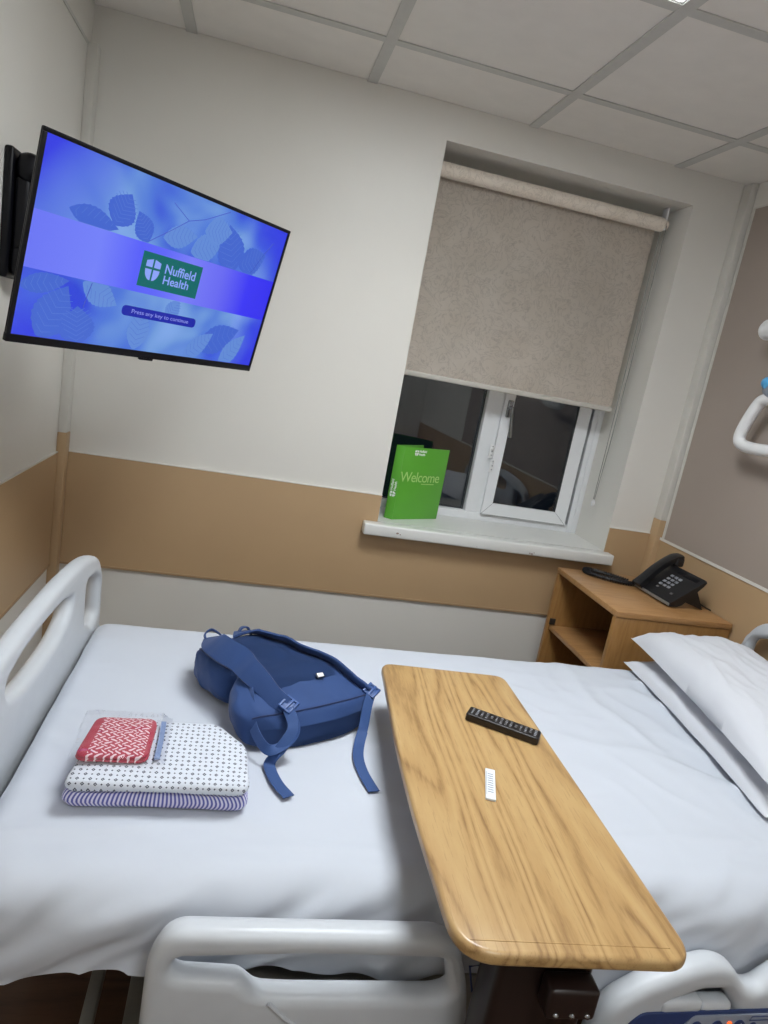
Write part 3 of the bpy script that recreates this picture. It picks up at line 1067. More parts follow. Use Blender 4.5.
for x in (0.52, 2.12):
    for y in (-0.80, -1.52):
        bm = BM()
        tube(bm, [(x + 0.0, y - 0.018, 0.0625), (x, y + 0.018, 0.0625)], 0.0625, 22)
        cas = wpart('castor', bm, M['black'], bed)
        bm = BM()
        box(bm, (x - 0.022, y - 0.028, 0.06), (x + 0.022, y - 0.019, 0.135), 0.004)
        box(bm, (x - 0.022, y + 0.019, 0.06), (x + 0.022, y + 0.028, 0.135), 0.004)
        box(bm, (x - 0.022, y - 0.028, 0.128), (x + 0.022, y + 0.028, 0.168), 0.004)
        wpart('castor_fork', bm, M['bedmetal'], cas)

# mattress, then the sheet drawn over it
bm = BM()
box(bm, (0.335, -1.630, 0.491), (2.325, -0.725, 0.634), 0.04, 4)
mt = link('mattress', bm, M['mattress'])
tag(mt, 'thick mattress wholly covered by the white bed sheet', 'mattress')

ZTOP = 0.660
FARY, NEARY = -0.690, -1.668


def edge_profile(s, r, drop):
    """arc length from an edge's start of rounding -> (outward, down)"""
    if s <= 0:
        return s, 0.0
    q = r * PI / 2
    if s < q:
        a = s / r
        return r * math.sin(a), r * (1 - math.cos(a))
    return r, r + (s - q)


def sheet_point(x, sy, hemless=False):
    """sy runs from the far hem (negative) over the top to the near hem"""
    rf, rn = 0.045, 0.060
    ytop0, ytop1 = FARY - rf, NEARY + rn
    if sy < 0:
        o_, d_ = edge_profile(-sy, rf, 0)
        return Vector((x, ytop0 + o_, ZTOP - d_)), Vector((0, 1, 0.2)), d_
    L = ytop0 - ytop1
    if sy <= L:
        return Vector((x, ytop0 - sy, ZTOP)), Vector((0, 0, 1)), 0.0
    o_, d_ = edge_profile(sy - L, rn, 0)
    k = min(1.0, (sy - L) / (rn * PI / 2))
    return Vector((x, ytop1 - o_, ZTOP - d_)), Vector((0, -math.sin(k * PI / 2), math.cos(k * PI / 2))), d_


bm = BM()
NX, NY = 320, 260
LT = (FARY - 0.045) - (NEARY + 0.060)
V = []
for i in range(NX + 1):
    x = 0.305 + (2.345 - 0.305) * i / NX
    hem_n = 0.145 + 0.012 * math.sin(x * 7.0 + 0.6) + 0.010 * nz(x * 5, 2.0)
    hem_n += 0.070 * sstep(1.15, 1.40, x)
    if x < 0.50:
        hem_n += 0.004 * sstep(0.52, 0.36, x)
    row = []
    s0, s1 = -(0.045 * PI / 2 + 0.13), LT + 0.060 * PI / 2 + hem_n - 0.06
    for j in range(NY + 1):
        sy = s0 + (s1 - s0) * j / NY
        p, nn, d_ = sheet_point(x, sy)
        u = sy
        # long shallow undulation of the top, drawn-out creases along the bed, cross creases by the head
        w = 0.0022 * nz(x * 3.0, u * 4.0, 1.0)
        w += 0.0070 * (ridge(x * 1.6 + u * 0.8, u * 6.0 - x * 1.2, 4.0) ** 3) * (0.35 + 0.65 * sstep(0.35, 0.9, u / LT))
        hd = sstep(1.25, 1.75, x)
        dgn = u * 0.8 - x * 1.0
        w += hd * 0.0150 * (ridge(dgn * 2.9 + 1.3 + 0.4 * nz(u * 3, x * 3, 2), (u + x) * 1.5, 7.0) ** 4)
        w += hd * 0.0060 * (ridge(dgn * 6.0 + 0.5 * nz(u * 4, x * 4, 6), (u + x) * 2.6, 3.0) ** 3)
        w += 0.0010 * nz(x * 18, u * 22, 5.0)
        ft = sstep(0.62, 0.33, x)
        w += ft * 0.004 * ridge(x * 5.0 - u * 3, u * 4.0 + x * 3.0, 9.0) ** 3
        # hanging near side: diagonal folds and bulges
        hang = sstep(LT - 0.02, LT + 0.10, u)
        g = x * 1.0 + d_ * 1.3
        q1 = d_ + 0.38 * x
        w += hang * (0.004 * nz(g * 7.0, d_ * 5.0, 3.0) + 0.019 * ridge(x * 1.9 + 0.5 * nz(x * 4, d_ * 5, 2), q1 * 11.0, 8.0) ** 2
                     + 0.010 * ridge(x * 3.6, (d_ + 0.55 * x) * 20.0, 4.0) ** 2 + 0.0015 * nz(g * 18, d_ * 16, 2))
        cor = sstep(0.85, 0.45, x)                       # folds drawn towards the near foot corner
        w += hang * cor * (0.008 + 0.014 * ridge(x * 1.5 + 3.0, (d_ + 0.30 * x) * 12.0, 6.0) ** 2)
        sh_ = sstep(LT - 0.16, LT, u) * (1 - hang)       # short slanting creases just above the edge
        w += sh_ * 0.009 * ridge(x * 4.5 + u * 5.0, u * 4.0 - x * 1.5, 2.5) ** 3
        # a drawn crease running along the near edge
        w += 0.004 * math.exp(-((u - LT + 0.03 + 0.02 * nz(x * 2.5, 7.0)) / 0.012) ** 2) * sstep(-0.2, 0.3, nz(x * 3.0, 4.0))
        # the sheet dips where the foot end tucks behind the footboard
        if x < 0.335:
            p.z -= (0.335 - x) ** 2 * 22 if d_ < 0.02 else 0
        p.z -= 0.005
        p = p + nn * (w - max(0.0, w - 0.026) * 0.85)
        row.append(bm.verts.new(p))
    V.append(row)
grid_faces(bm, V)
for _ in range(4):
    bmesh.ops.smooth_vert(bm, verts=[v for v in bm.verts if not v.is_boundary], factor=0.5, use_axis_x=True, use_axis_y=True, use_axis_z=True)
bmesh.ops.solidify(bm, geom=bm.faces[:], thickness=0.0012)
sheet = link('bed_sheet', bm, M['sheet'], smooth=60)
tag(sheet, 'white cotton sheet pulled over the mattress, creased and hanging at the near side', 'sheet')


# pillows
def pillow(name, label, loc, rot, sx_, sy_, h, seed, group, low=0.32, droop=0.0):
    bm = BM()
    N = 56
    top, bot = [], []
    for i in range(N + 1):
        a = -1 + 2 * i / N
        rt, rb = [], []
        for j in range(N + 1):
            b = -1 + 2 * j / N
            px_ = sx_ / 2 * a * (1 - 0.05 * math.cos(b * PI / 2) * abs(a) ** 3)
            py_ = sy_ / 2 * b * (1 - 0.035 * math.cos(a * PI / 2) * abs(b) ** 3)
            prof = (max(0, 1 - abs(a) ** 3.4) ** 0.56) * (max(0, 1 - abs(b) ** 3.6) ** 0.56)
            e = min(1, prof * 2.2)
            w = e * (0.012 * nz(a * 1.7 + seed, b * 2.2, seed) + 0.007 * ridge(a * 2.4 + b * 1.4 + seed, b * 1.6 - a, seed) ** 3
                     + 0.004 * ridge(a * 5 - b * 2, b * 4 + a * 2 + seed, 2.0) ** 3)
            z = h * (1 - low) * prof + w
            zb = -h * low * prof - 0.15 * w
            rim = 0.003 * nz(a * 4 + seed, b * 4) - droop * (1 - prof) ** 2
            rt.append(bm.verts.new((px_, py_, z + rim)))
            rb.append(bm.verts.new((px_, py_, zb + rim - 0.002)) if 0 < i < N and 0 < j < N else rt[-1])
        top.append(rt)
        bot.append(rb)
    grid_faces(bm, top)
    for i in range(N):
        for j in range(N):
            vs = []
            for q in (bot[i][j], bot[i][j + 1], bot[i + 1][j + 1], bot[i + 1][j]):
                if q not in vs:
                    vs.append(q)
            try:
                bm.faces.new(vs)
            except ValueError:
                pass
    o = link(name, bm, M['pillow'], smooth=70)
    o.location = loc
    o.rotation_euler = rot
    tag(o, label, 'pillow', group)
    return o


pillow('pillow', 'flatter white pillow lying under the other one at the bed head', (2.090, -1.11, 0.692), (0, -0.02, -0.13), 0.40, 0.78, 0.055, 3.1, 'white pillows at the bed head', 0.24, 0.013)
pillow('pillow', 'plump white pillow on top of the other one at the bed head', (2.078, -1.100, 0.7710), (0.015, -0.04, -0.15), 0.37, 0.78, 0.094, 8.4, 'white pillows at the bed head', 0.24, 0.012)

# ------------------------------------------------------------------ bedside cabinet
cx0, cx1, cy0, cy1, cz = 1.945, 2.405, -0.590, -0.118, 0.810
cab = thing('bedside_cabinet', 'light oak bedside cabinet with open shelves between bed and window wall', 'cabinet', ((cx0 + cx1) / 2, (cy0 + cy1) / 2, 0))
bm = BM()
box(bm, (cx0 - 0.002, cy0 - 0.003, cz - 0.022), (cx1, cy1 + 0.003, cz), 0.003, 2)
wpart('cabinet_top', bm, M['cabwood'], cab)
for y in (cy0, cy1 - 0.020):
    bm = BM()
    box(bm, (cx0, y, 0.02), (cx1 - 0.002, y + 0.020, cz - 0.0225), 0.0015)
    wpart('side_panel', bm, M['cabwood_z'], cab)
bm = BM()
box(bm, (cx1 - 0.016, cy0 + 0.0205, 0.06), (cx1 - 0.003, cy1 - 0.0205, cz - 0.0225))
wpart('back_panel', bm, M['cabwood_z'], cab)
for z in (0.565, 0.30, 0.06):
    bm = BM()
    box(bm, (cx0 + 0.012, cy0 + 0.0205, z - 0.018), (cx1 - 0.0165, cy1 - 0.0205, z), 0.001)
    wpart('shelf', bm, M['cabwood'], cab)
bm = BM()
box(bm, (cx0 + 0.006, cy1 - 0.028, 0.570), (cx0 + 0.03, cy1 - 0.0205, 0.596), 0.002)
wpart('door_catch', bm, M['kerfdark'], cab)
for x in (cx0 + 0.03, cx1 - 0.03):
    for y in (cy0 + 0.01, cy1 - 0.01):
        bm = BM()
        tube(bm, [(x, y, 0.0), (x, y, 0.021)], 0.014, 12)
        wpart('foot', bm, M['black'], cab)

# ------------------------------------------------------------------ desk telephone
PX, PY, PZ = 2.205, -0.378, cz + 0.0008
ph = thing('desk_telephone', 'black desk telephone with keypad and curly lead on the bedside cabinet', 'telephone', (PX, PY, PZ), -PI / 2 + 0.06)
# local: x to the user's right, y away from the user, z up; the base wedge rises to the back
bm = BM()
Wp, Dp = 0.112, 0.135
prof = [(0.0, 0.004), (0.0, 0.020), (0.02, 0.034), (Dp - 0.008, 0.116), (Dp, 0.112), (Dp - 0.010, 0.096), (0.05, 0.012), (0.03, 0.004)]
rings = []
for x, s in ((-Wp, 0.94), (-Wp + 0.005, 1.0), (Wp - 0.005, 1.0), (Wp, 0.94)):
    rings.append([bm.verts.new((x, y if s == 1 else y * 0.97 + 0.003, 0.03 + (z - 0.03) * s)) for y, z in prof])
for i in range(3):
    for k in range(len(prof)):
        bm.faces.new((rings[i][k], rings[i][(k + 1) % 8], rings[i + 1][(k + 1) % 8], rings[i + 1][k]))
bm.faces.new(rings[0])
bm.faces.new(rings[-1][::-1])
link('telephone_body', bm, M['black'], ph)
bm = BM()
box(bm, (-Wp + 0.004, -0.0030, 0.006), (Wp - 0.004, 0.0015, 0.017), 0.001)
link('silver_strip', bm, M['silver'], ph)
for x in (-0.075, 0.085):
    bm = BM()
    vs = [(x, Dp - 0.03, 0.078), (x + 0.018, Dp - 0.03, 0.078), (x + 0.018, Dp + 0.020, 0.0), (x, Dp + 0.020, 0.0), (x, Dp - 0.075, 0.026), (x + 0.018, Dp - 0.075, 0.026)]
    v = [bm.verts.new(q) for q in vs]
    bm.faces.new((v[0], v[1], v[2], v[3]))
    bm.faces.new((v[0], v[3], v[4]))
    bm.faces.new((v[1], v[5], v[2]))
    bm.faces.new((v[4], v[3], v[2], v[5]))
    bm.faces.new((v[0], v[4], v[5], v[1]))
    link('foot_stand', bm, M['black'], ph)
sl = math.atan2(0.082, Dp - 0.028)
face = Matrix.Translation((0, 0.02, 0.0345)) @ Matrix.Rotation(sl, 4, 'X')
# keypad: three columns, four rows of pale keys
for r_ in range(4):
    for c_ in range(3):
        bm = BM()
        x, y = -0.016 + c_ * 0.023, 0.030 + r_ * 0.018
        box(bm, (x - 0.0075, y - 0.005, -0.002), (x + 0.0075, y + 0.005, 0.0025), 0.001)
        bm.transform(face)
        link('number_key', bm, M['greykey'], ph)
bm = BM()
for x in (-0.012, 0.070):
    bm = BM()
    box(bm, (x - 0.006, 0.008, -0.002), (x + 0.006, 0.016, 0.0018), 0.001)
    bm.transform(face)
    link('function_key', bm, M['key'], ph)
bm = BM()
box(bm, (-0.018, 0.104, -0.002), (0.094, 0.124, 0.001), 0.001)
bm.transform(face)
link('display', bm, M['blackgloss'], ph)
# handset: arched bar on the left, lifted at both ends
pts = [(-0.078, -0.012, 0.020), (-0.078, 0.008, 0.040), (-0.078, 0.045, 0.082), (-0.078, 0.085, 0.118), (-0.078, 0.122, 0.142), (-0.078, 0.150, 0.148)]
bm = BM()
cp = catmull(pts, 6)
wd = [0.052 - 0.010 * math.sin(PI * k / (len(cp) - 1)) for k in range(len(cp))]
ribbon(bm, cp, wd, (0, -0.5, 1), 0.024)
box(bm, (-0.104, -0.014, 0.016), (-0.052, 0.022, 0.036), 0.007, 3)
box(bm, (-0.104, 0.118, 0.112), (-0.052, 0.158, 0.150), 0.010, 3)
hs = link('handset', bm, M['black'], ph)
# curly lead lying in a long loop on the cabinet top, plus the straight line cord to the wall
lead = thing('curly_telephone_lead', 'black curly handset lead looped on the cabinet beside the telephone', 'cord', (2.12, -0.20, cz))
loopc = catmull([(2.222, -0.266), (2.17, -0.268), (2.115, -0.246), (2.066, -0.210), (2.040, -0.174), (2.050, -0.142), (2.085, -0.140), (2.128, -0.168), (2.165, -0.205), (2.188, -0.238)], 14)
bm = BM()
hel = []
acc = 0.0
for i in range(len(loopc) - 1):
    a, b = loopc[i], loopc[i + 1]
    d = (b - a)
    sidev = Vector((-d.y, d.x)).normalized()
    for k in range(5):
        s = k / 5
        p = a + d * s
        acc += d.length / 5
        th = acc / 0.0042 * 2 * PI * 0.42
        hel.append((p.x + sidev.x * 0.0082 * math.cos(th), p.y + sidev.y * 0.0082 * math.cos(th), cz + 0.0112 + 0.0082 * math.sin(th)))
tube(bm, hel, 0.0024, 6)
wpart('coil', bm, M['black'], lead)
bm = BM()
cc = [Vector((p.x, p.y, cz + 0.0112)) for p in loopc]
tube(bm, cc, 0.0066, 8)
wpart('lead_core', bm, M['black'], lead)
bm = BM()
tube(bm, catmull([(2.368, -0.40, cz + 0.012), (2.385, -0.385, cz + 0.006), (2.402, -0.395, cz + 0.0035), (2.398, -0.44, cz + 0.0035), (2.402, -0.47, cz + 0.003)], 6), 0.0026, 8)
lc = link('telephone_line_cord', bm, M['black'])
tag(lc, 'thin black line cord behind the telephone by the right wall', 'cord')

# ------------------------------------------------------------------ green folder on the sill
fz = SZ + 0.0005
fd = thing('folder', 'green welcome folder standing on the window sill', 'folder', (1.262, 0.057, fz), 0.505)
Wf, Hf = 0.255, 0.303
bm = BM()
box(bm, (0.0, 0.0, 0.0), (Wf, 0.003, Hf), 0.0008)
cov = link('front_cover', bm, M['green'], fd)
bm = BM()
box(bm, (0.0, 0.0, 0.0), (0.036, 0.003, Hf), 0.0008)
bm.transform(Matrix.Rotation(PI - 1.15, 4, 'Z'))
spn = link('spine', bm, M['green'], fd)
sdx, sdy = 0.036 * math.cos(PI - 1.15), 0.036 * math.sin(PI - 1.15)
bm = BM()
box(bm, (0.0, 0.0, 0.0), (Wf * 0.8, 0.003, Hf), 0.0008)
bm.transform(T(sdx, sdy, 0) @ Matrix.Rotation(0.26, 4, 'Z'))
link('back_cover', bm, M['green'], fd)
bm = text_bm('Welcome', 0.060, mat4=T(0.002, -0.0004, 0.178) @ XZ, spacing=0.92)
wl = link('cover_lettering', bm, M['greenpale'], cov, smooth=0)
bm = BM()
for k in range(11):
    box(bm, (0.125 + k * 0.0068, -0.0006, 0.150), (0.125 + k * 0.0068 + 0.005, 0.0, 0.1535))
link('cover_small_print', bm, M['greenpale'], cov, smooth=0)


def mini_logo(mat4):
    bm = BM()
    for sg in (-1, 1):
        for top in (True, False):
            bm.faces.new([bm.verts.new(((x - shx) * 0.50, (y - shy) * 0.50, 0.0)) for x, y in shield_quarter(sg, top)])
    join(bm, text_bm('Nuffield', 0.0130, mat4=T(0.013, 0.0065, 0), bold=0.0003))
    join(bm, text_bm('Health', 0.0130, mat4=T(0.013, -0.0065, 0), bold=0.0003))
    bm.transform(mat4)
    return bm


link('cover_logo', mini_logo(T(0.068, -0.0005, 0.282) @ XZ), M['whiteprint'], cov, smooth=0)
bm = mini_logo(Matrix.Rotation(PI - 1.15, 4, 'Z') @ T(0.018, 0.0036, 0.105) @ Matrix.Rotation(PI, 4, 'Z') @ XZ @ Matrix.Rotation(PI / 2, 4, 'Z') @ Matrix.Diagonal((1.1, 1.1, 1, 1)))
link('spine_logo', bm, M['whiteprint'], spn, smooth=0)

# ------------------------------------------------------------------ overbed table
TZ = 0.780
ot = thing('overbed_table', 'overbed table with an oak laminate top and dark brown column', 'table', (1.160, -1.515, 0), -0.056)
outl = [(-0.158, 0.425), (0.158, 0.425), (0.170, 0.0), (0.178, -0.399), (-0.160, -0.399), (-0.176, -0.05)]
bm = plate([round_poly(outl, [0.032, 0.032, 0.2, 0.045, 0.060, 0.2], 8)], 0.022, 0.0075, T(0, 0, TZ - 0.011), 4)
top = link('tabletop', bm, M['oak'], ot)
bm = BM()                                                        # thin moulded bead across the near end
tube(bm, [(-0.140, -0.378, TZ - 0.0004), (0.146, -0.378, TZ - 0.0004)], 0.0013, 6)
link('end_bead', bm, M['oak'], top)
bm = BM()
box(bm, (-0.10, -0.32, TZ - 0.052), (0.10, 0.20, TZ - 0.0222), 0.005)
link('support_rail', bm, M['darkbrown'], ot)
bm = BM()
box(bm, (-0.066, -0.335, 0.09), (0.080, -0.262, TZ - 0.0222), 0.012, 3)
link('column', bm, M['darkbrown'], ot)
bm = BM()
box(bm, (-0.002, -0.372, TZ - 0.135), (0.072, -0.3355, TZ - 0.085), 0.006, 3)
lev = link('height_lever', bm, M['darkbrown'], ot)
bm = BM()
for x in (0.0, 0.024, 0.047):
    bmesh.ops.create_uvsphere(bm, u_segments=10, v_segments=6, radius=0.005, matrix=T(x + 0.012, -0.371, TZ - 0.126))
link('lever_glint', bm, M['chrome'], lev)  # chrome beads stand in for three highlights on the lever
bm = BM()
box(bm, (-0.20, -0.345, 0.055), (0.20, -0.280, 0.095), 0.008)
for x in (-0.20, 0.165):
    box(bm, (x, -0.345, 0.055), (x + 0.035, 0.32, 0.090), 0.006)
link('base', bm, M['darkbrown'], ot)
for x in (-0.182, 0.182):
    for y in (-0.33, 0.29):
        bm = BM()
        tube(bm, [(x - 0.012, y, 0.026), (x + 0.012, y, 0.026)], 0.026, 16)
        box(bm, (x - 0.006, y - 0.010, 0.03), (x + 0.006, y + 0.010, 0.057))
        link('castor', bm, M['black'], ot)

# things lying on the table
rm = thing('remote_control', 'black television remote control lying on the oak table', 'remote', (1.2405, -1.357, TZ + 0.0004), math.atan2(-0.087, 0.133) + 0.0)
bm = BM()
pts = round_poly([(-0.0785, -0.0195), (0.0785, -0.0195), (0.0785, 0.0195), (-0.0785, 0.0195)], 0.006)
bm = plate([pts], 0.0165, 0.003, T(0, 0, 0.00825), 3)
link('remote_body', bm, plain('remote_black', rgb(24, 19, 19), 0.4, var=0.06), rm)
for i in range(14):
    for j in range(4):
        if (i in (4, 9) and j in (0, 3)) or (i == 12 and j == 0):
            continue
        bm = BM()
        x, y = -0.068 + i * 0.0105, -0.0105 + j * 0.0070
        hw = 0.0026 if i % 5 else 0.0020
        box(bm, (x - hw, y - 0.0017, 0.0155), (x + hw, y + 0.0017, 0.0176), 0.0005, 1)
        link('remote_button', bm, M['greykey'] if (i in (0, 1, 13) or (i + j) % 3 == 0) else M['key'], rm)

ws = thing('white_strip', 'small narrow white printed strip on the oak table', 'strip', (1.143, -1.555, TZ + 0.0004), math.atan2(-0.092, -0.031))
bm = BM()
box(bm, (-0.047, -0.0092, 0.0), (0.047, 0.0092, 0.0045), 0.001)
link('strip_body', bm, plain('strip_white', rgb(222, 226, 230), 0.4, var=0.01), ws)
bm = BM()
for k in range(9):
    box(bm, (-0.030 + k * 0.0070, -0.005, 0.0044), (-0.030 + k * 0.0070 + 0.0016, 0.005, 0.0049))
box(bm, (-0.036, -0.0074, 0.0044), (0.036, -0.0068, 0.0049))
link('faint_print', bm, plain('faint_ink', rgb(140, 148, 160), 0.5), ws, smooth=0)


# ------------------------------------------------------------------ folded gowns and sock packet
def folded(outline, z0, z1, seed, layers=3, slope=0.0, amp=0.002, n=5):
    """a folded garment: rounded slab with fold lines round the rim and a softly uneven top"""
    bm = BM()
    base = round_poly(outline, 0.02, 5)
    P = []
    for i in range(len(base)):                       # resample the outline evenly
        a, b = Vector(base[i]), Vector(base[(i + 1) % len(base)])
        k = max(1, int((b - a).length / 0.008))
        P += [a + (b - a) * (q / k) for q in range(k)]
    c = sum(P, Vector((0, 0))) / len(P)
    h = z1 - z0
    prof = []
    for L in range(layers):
        for q in range(6):
            s = q / 5
            prof.append((min(0.0035, h * 0.3 / layers) * (1 - math.sin(PI * s)) * (2.0 if layers == 1 else 1.0) + 0.0008 * L, z0 + h * (L + s) / layers))
    ring = []
    for ins, z in prof:
        rr = []
        for p in P:
            d = (c - p).normalized()
            w = 0.0022 * nz(p.x * 18, p.y * 18, z * 90 + seed)
            f = (z - z0) / h
            q = p + d * (ins + w)
            rr.append(bm.verts.new((q.x, q.y, z + f * (amp * nz(p.x * 10, p.y * 10, seed) - slope * max(0, p.y - outline[0][1])))))
        ring.append(rr)
    for k in range(1, 9):                            # close the top towards the middle
        s = k / 9
        rr = []
        for p in P:
            q = p + (c - p) * (s if k < 9 else 0.98) + (c - p).normalized() * prof[-1][0] * (1 - s)
            z = z1 + 0.004 * min(1, s * 3) + amp * nz(q.x * 10, q.y * 10, seed) - slope * max(0, q.y - outline[0][1]) + 0.0015 * ridge(q.x * 14, q.y * 9, seed) ** 3
            rr.append(bm.verts.new((q.x, q.y, z)))
        ring.append(rr)
    N = len(P)
    uv = bm.loops.layers.uv.new('UVMap')
    arc = [0.0]
    for k in range(N):
        arc.append(arc[-1] + (P[(k + 1) % N] - P[k]).length)
    for i in range(len(ring) - 1):
        for k in range(N):
            f = bm.faces.new((ring[i][k], ring[i][(k + 1) % N], ring[i + 1][(k + 1) % N], ring[i + 1][k]))
            for lp_, (a_, b_) in zip(f.loops, ((arc[k], i), (arc[k + 1], i), (arc[k + 1], i + 1), (arc[k], i + 1))):
                lp_[uv].uv = (a_, b_ * 0.01)
    bm.faces.new(ring[-1])
    bm.faces.new(ring[0][::-1])
    return bm


GZ = ZTOP + 0.006
o = link('folded_gown', folded([(0.409, -1.505), (0.722, -1.502), (0.714, -1.314), (0.420, -1.297)], GZ, GZ + 0.026, 2.0, 1), M['stripes'], smooth=50)
tag(o, 'folded blue and white striped gown under the spotted one', 'gown', 'folded hospital gowns on the bed')
o = link('folded_gown', folded([(0.412, -1.513), (0.721, -1.508), (0.715, -1.375), (0.655, -1.295), (0.428, -1.298)], GZ + 0.0345, GZ + 0.054, 6.0, 1, 0.02), M['spots'], smooth=50)
tag(o, 'folded white gown with small navy spots lying on the striped one', 'gown', 'folded hospital gowns on the bed')

SKZ = GZ + 0.0595
sk = thing('sock_packet', 'clear packet of red grip socks lying on the spotted gown', 'packet', (0.482, -1.396, SKZ), 0.03)
bm = folded([(-0.067, -0.066), (0.056, -0.066), (0.060, 0.070), (-0.052, 0.072)], 0.0, 0.012, 4.0, 2, 0.03, 0.001)
link('red_sock_pair', bm, M['sock'], sk, smooth=50)
bm = BM()
ribbon(bm, [(0.070, -0.056, 0.004), (0.0715, 0.0, 0.005), (0.071, 0.066, 0.004)], 0.010, (0, 0, 1), 0.003)
link('blue_tape_edge', bm, M['bluestrip'], sk)
bm = BM()
V = []
for i in range(29):
    a = -0.076 + 0.162 * i / 28
    row = []
    for j in range(27):
        b = -0.076 + 0.160 * j / 26
        ins = min(sstep(-0.080, -0.068, a), sstep(0.086, 0.066, a), sstep(-0.078, -0.066, b), sstep(0.084, 0.072, b))
        row.append(bm.verts.new((a + 0.002 * nz(a * 40, b * 40), b + 0.003 * nz(b * 50, a * 50, 3), 0.0015 + ins * 0.0185 + 0.0025 * nz(a * 70, b * 70, 1) * ins + (1 - ins) * 0.004 * abs(nz(a * 60, b * 60, 8)))))
    V.append(row)
grid_faces(bm, V)
link('plastic_wrapper', bm, M['film'], sk, smooth=25)

# ------------------------------------------------------------------ backpack (lying back-panel up)
bp = thing('backpack', 'blue backpack lying strap side up on the white bed', 'backpack', (0.80, -1.13, ZTOP))
BAGZ = ZTOP + 0.004
# stations from the top of the bag (far left) to its bottom (near right): left edge, right edge, height
ST = [
    (0.00, (0.605, -0.985), (0.672, -0.945), 0.040),
    (0.05, (0.588, -1.005), (0.700, -0.935), 0.080),
    (0.15, (0.592, -1.045), (0.735, -0.940), 0.100),
    (0.28, (0.612, -1.095), (0.775, -0.960), 0.108),
    (0.40, (0.640, -1.140), (0.815, -0.985), 0.110),
    (0.50, (0.664, -1.168), (0.850, -1.010), 0.110),
    (0.60, (0.672, -1.200), (0.890, -1.040), 0.108),
    (0.72, (0.678, -1.240), (0.935, -1.070), 0.104),
    (0.84, (0.686, -1.278), (0.974, -1.108), 0.088),
    (0.93, (0.704, -1.296), (1.000, -1.140), 0.074),
    (1.00, (0.728, -1.300), (0.992, -1.166), 0.046),
]


def station(t_):
    for i in range(len(ST) - 1):
        if ST[i][0] <= t_ <= ST[i + 1][0]:
            break
    a, b = ST[i], ST[i + 1]
    s = (t_ - a[0]) / (b[0] - a[0])
    P0, P1 = ST[max(i - 1, 0)], ST[min(i + 2, len(ST) - 1)]

    def cr(p0, p1, p2, p3):
        return 0.5 * (2 * p1 + (p2 - p0) * s + (2 * p0 - 5 * p1 + 4 * p2 - p3) * s * s + (3 * p1 - p0 - 3 * p2 + p3) * s ** 3)
    L = Vector((cr(P0[1][0], a[1][0], b[1][0], P1[1][0]), cr(P0[1][1], a[1][1], b[1][1], P1[1][1])))
    R = Vector((cr(P0[2][0], a[2][0], b[2][0], P1[2][0]), cr(P0[2][1], a[2][1], b[2][1], P1[2][1])))
    return L, R, cr(P0[3], a[3], b[3], P1[3])


def bag_point(t_, a):
    """a: angle round the section, 0 = right edge, pi/2 = top, pi = left edge"""
    L, R, h = station(t_)
    c = (L + R) / 2
    ax = (R - L) / 2
    ca, sa = math.cos(a), math.sin(a)
    ex = 0.55
    kx = math.copysign(abs(ca) ** ex, ca)
    kz = math.copysign(abs(sa) ** ex, sa)
    z = BAGZ + h / 2 + kz * h / 2
    p = c + ax * kx
    pr = Vector((ax.y, -ax.x)).normalized()
    p = p + pr * 0.030 * (1 - abs(kx) ** 2.6) * sstep(0.62, 1.0, t_)        # the bottom of the bag bulges outwards
    return Vector((p.x, p.y, z))


bm = BM()
NT_, NA = 90, 96
rings = []
for i in range(NT_ + 1):
    t_ = i / NT_
    rr = []
    L, R, h = station(t_)
    cpt = (L + R) / 2
    for k in range(NA):
        a = 2 * PI * k / NA
        p = bag_point(t_, a)
        sa, ca = math.sin(a), math.cos(a)
        out_ = Vector(((p.x - cpt.x), (p.y - cpt.y), (p.z - BAGZ - h / 2))).normalized()
        e = sstep(-0.9, -0.4, sa)
        w = 0.006 * nz(p.x * 14, p.y * 14, p.z * 14) + 0.004 * ridge(p.x * 16 + p.z * 20, p.y * 16, p.z * 12) ** 3
        side = sstep(-0.2, -0.6, ca)                   # left flank is slack: deeper folds and a pinch across it
        w += side * (0.007 * nz(p.x * 22, p.y * 22, p.z * 18 + 5) - 0.034 * math.exp(-((t_ - 0.52) / 0.055) ** 2) * sstep(0.9, -0.1, sa))
        w += sstep(0.80, 1.0, t_) * 0.005 * nz(p.x * 20, p.y * 20, p.z * 26 + 2)
        # hollow of the back panel between the straps
        w -= 0.007 * sstep(0.75, 1.0, sa) * math.exp(-((t_ - 0.45) / 0.22) ** 2)
        p = p + out_ * w * e
        p.z = max(p.z, BAGZ)
        rr.append(bm.verts.new(p))
    rings.append(rr)
for i in range(NT_):
    for k in range(NA):
        bm.faces.new((rings[i][k], rings[i][(k + 1) % NA], rings[i + 1][(k + 1) % NA], rings[i + 1][k]))
bm.faces.new(rings[0])
bm.faces.new(rings[-1][::-1])
body_bm_verts = [[v.co.copy() for v in rr] for rr in rings]
bag = wpart('bag_body', bm, M['bag'], bp, smooth=60)


def on_bag(t_, a, lift=0.0):
    """point on the finished bag surface"""
    fi = max(0, min(NT_, t_ * NT_))
    i = min(int(fi), NT_ - 1)
    fk = (a / (2 * PI) * NA) % NA
    k = int(fk)
    s, q = fi - i, fk - k
    A = body_bm_verts
    p = (A[i][k] * (1 - q) + A[i][(k + 1) % NA] * q) * (1 - s) + (A[i + 1][k] * (1 - q) + A[i + 1][(k + 1) % NA] * q) * s
    L, R, h = station(t_)
    c = (L + R) / 2
    o_ = Vector((p.x - c.x, p.y - c.y, (p.z - BAGZ - h / 2) * 1.6)).normalized()
    return p + o_ * lift, o_


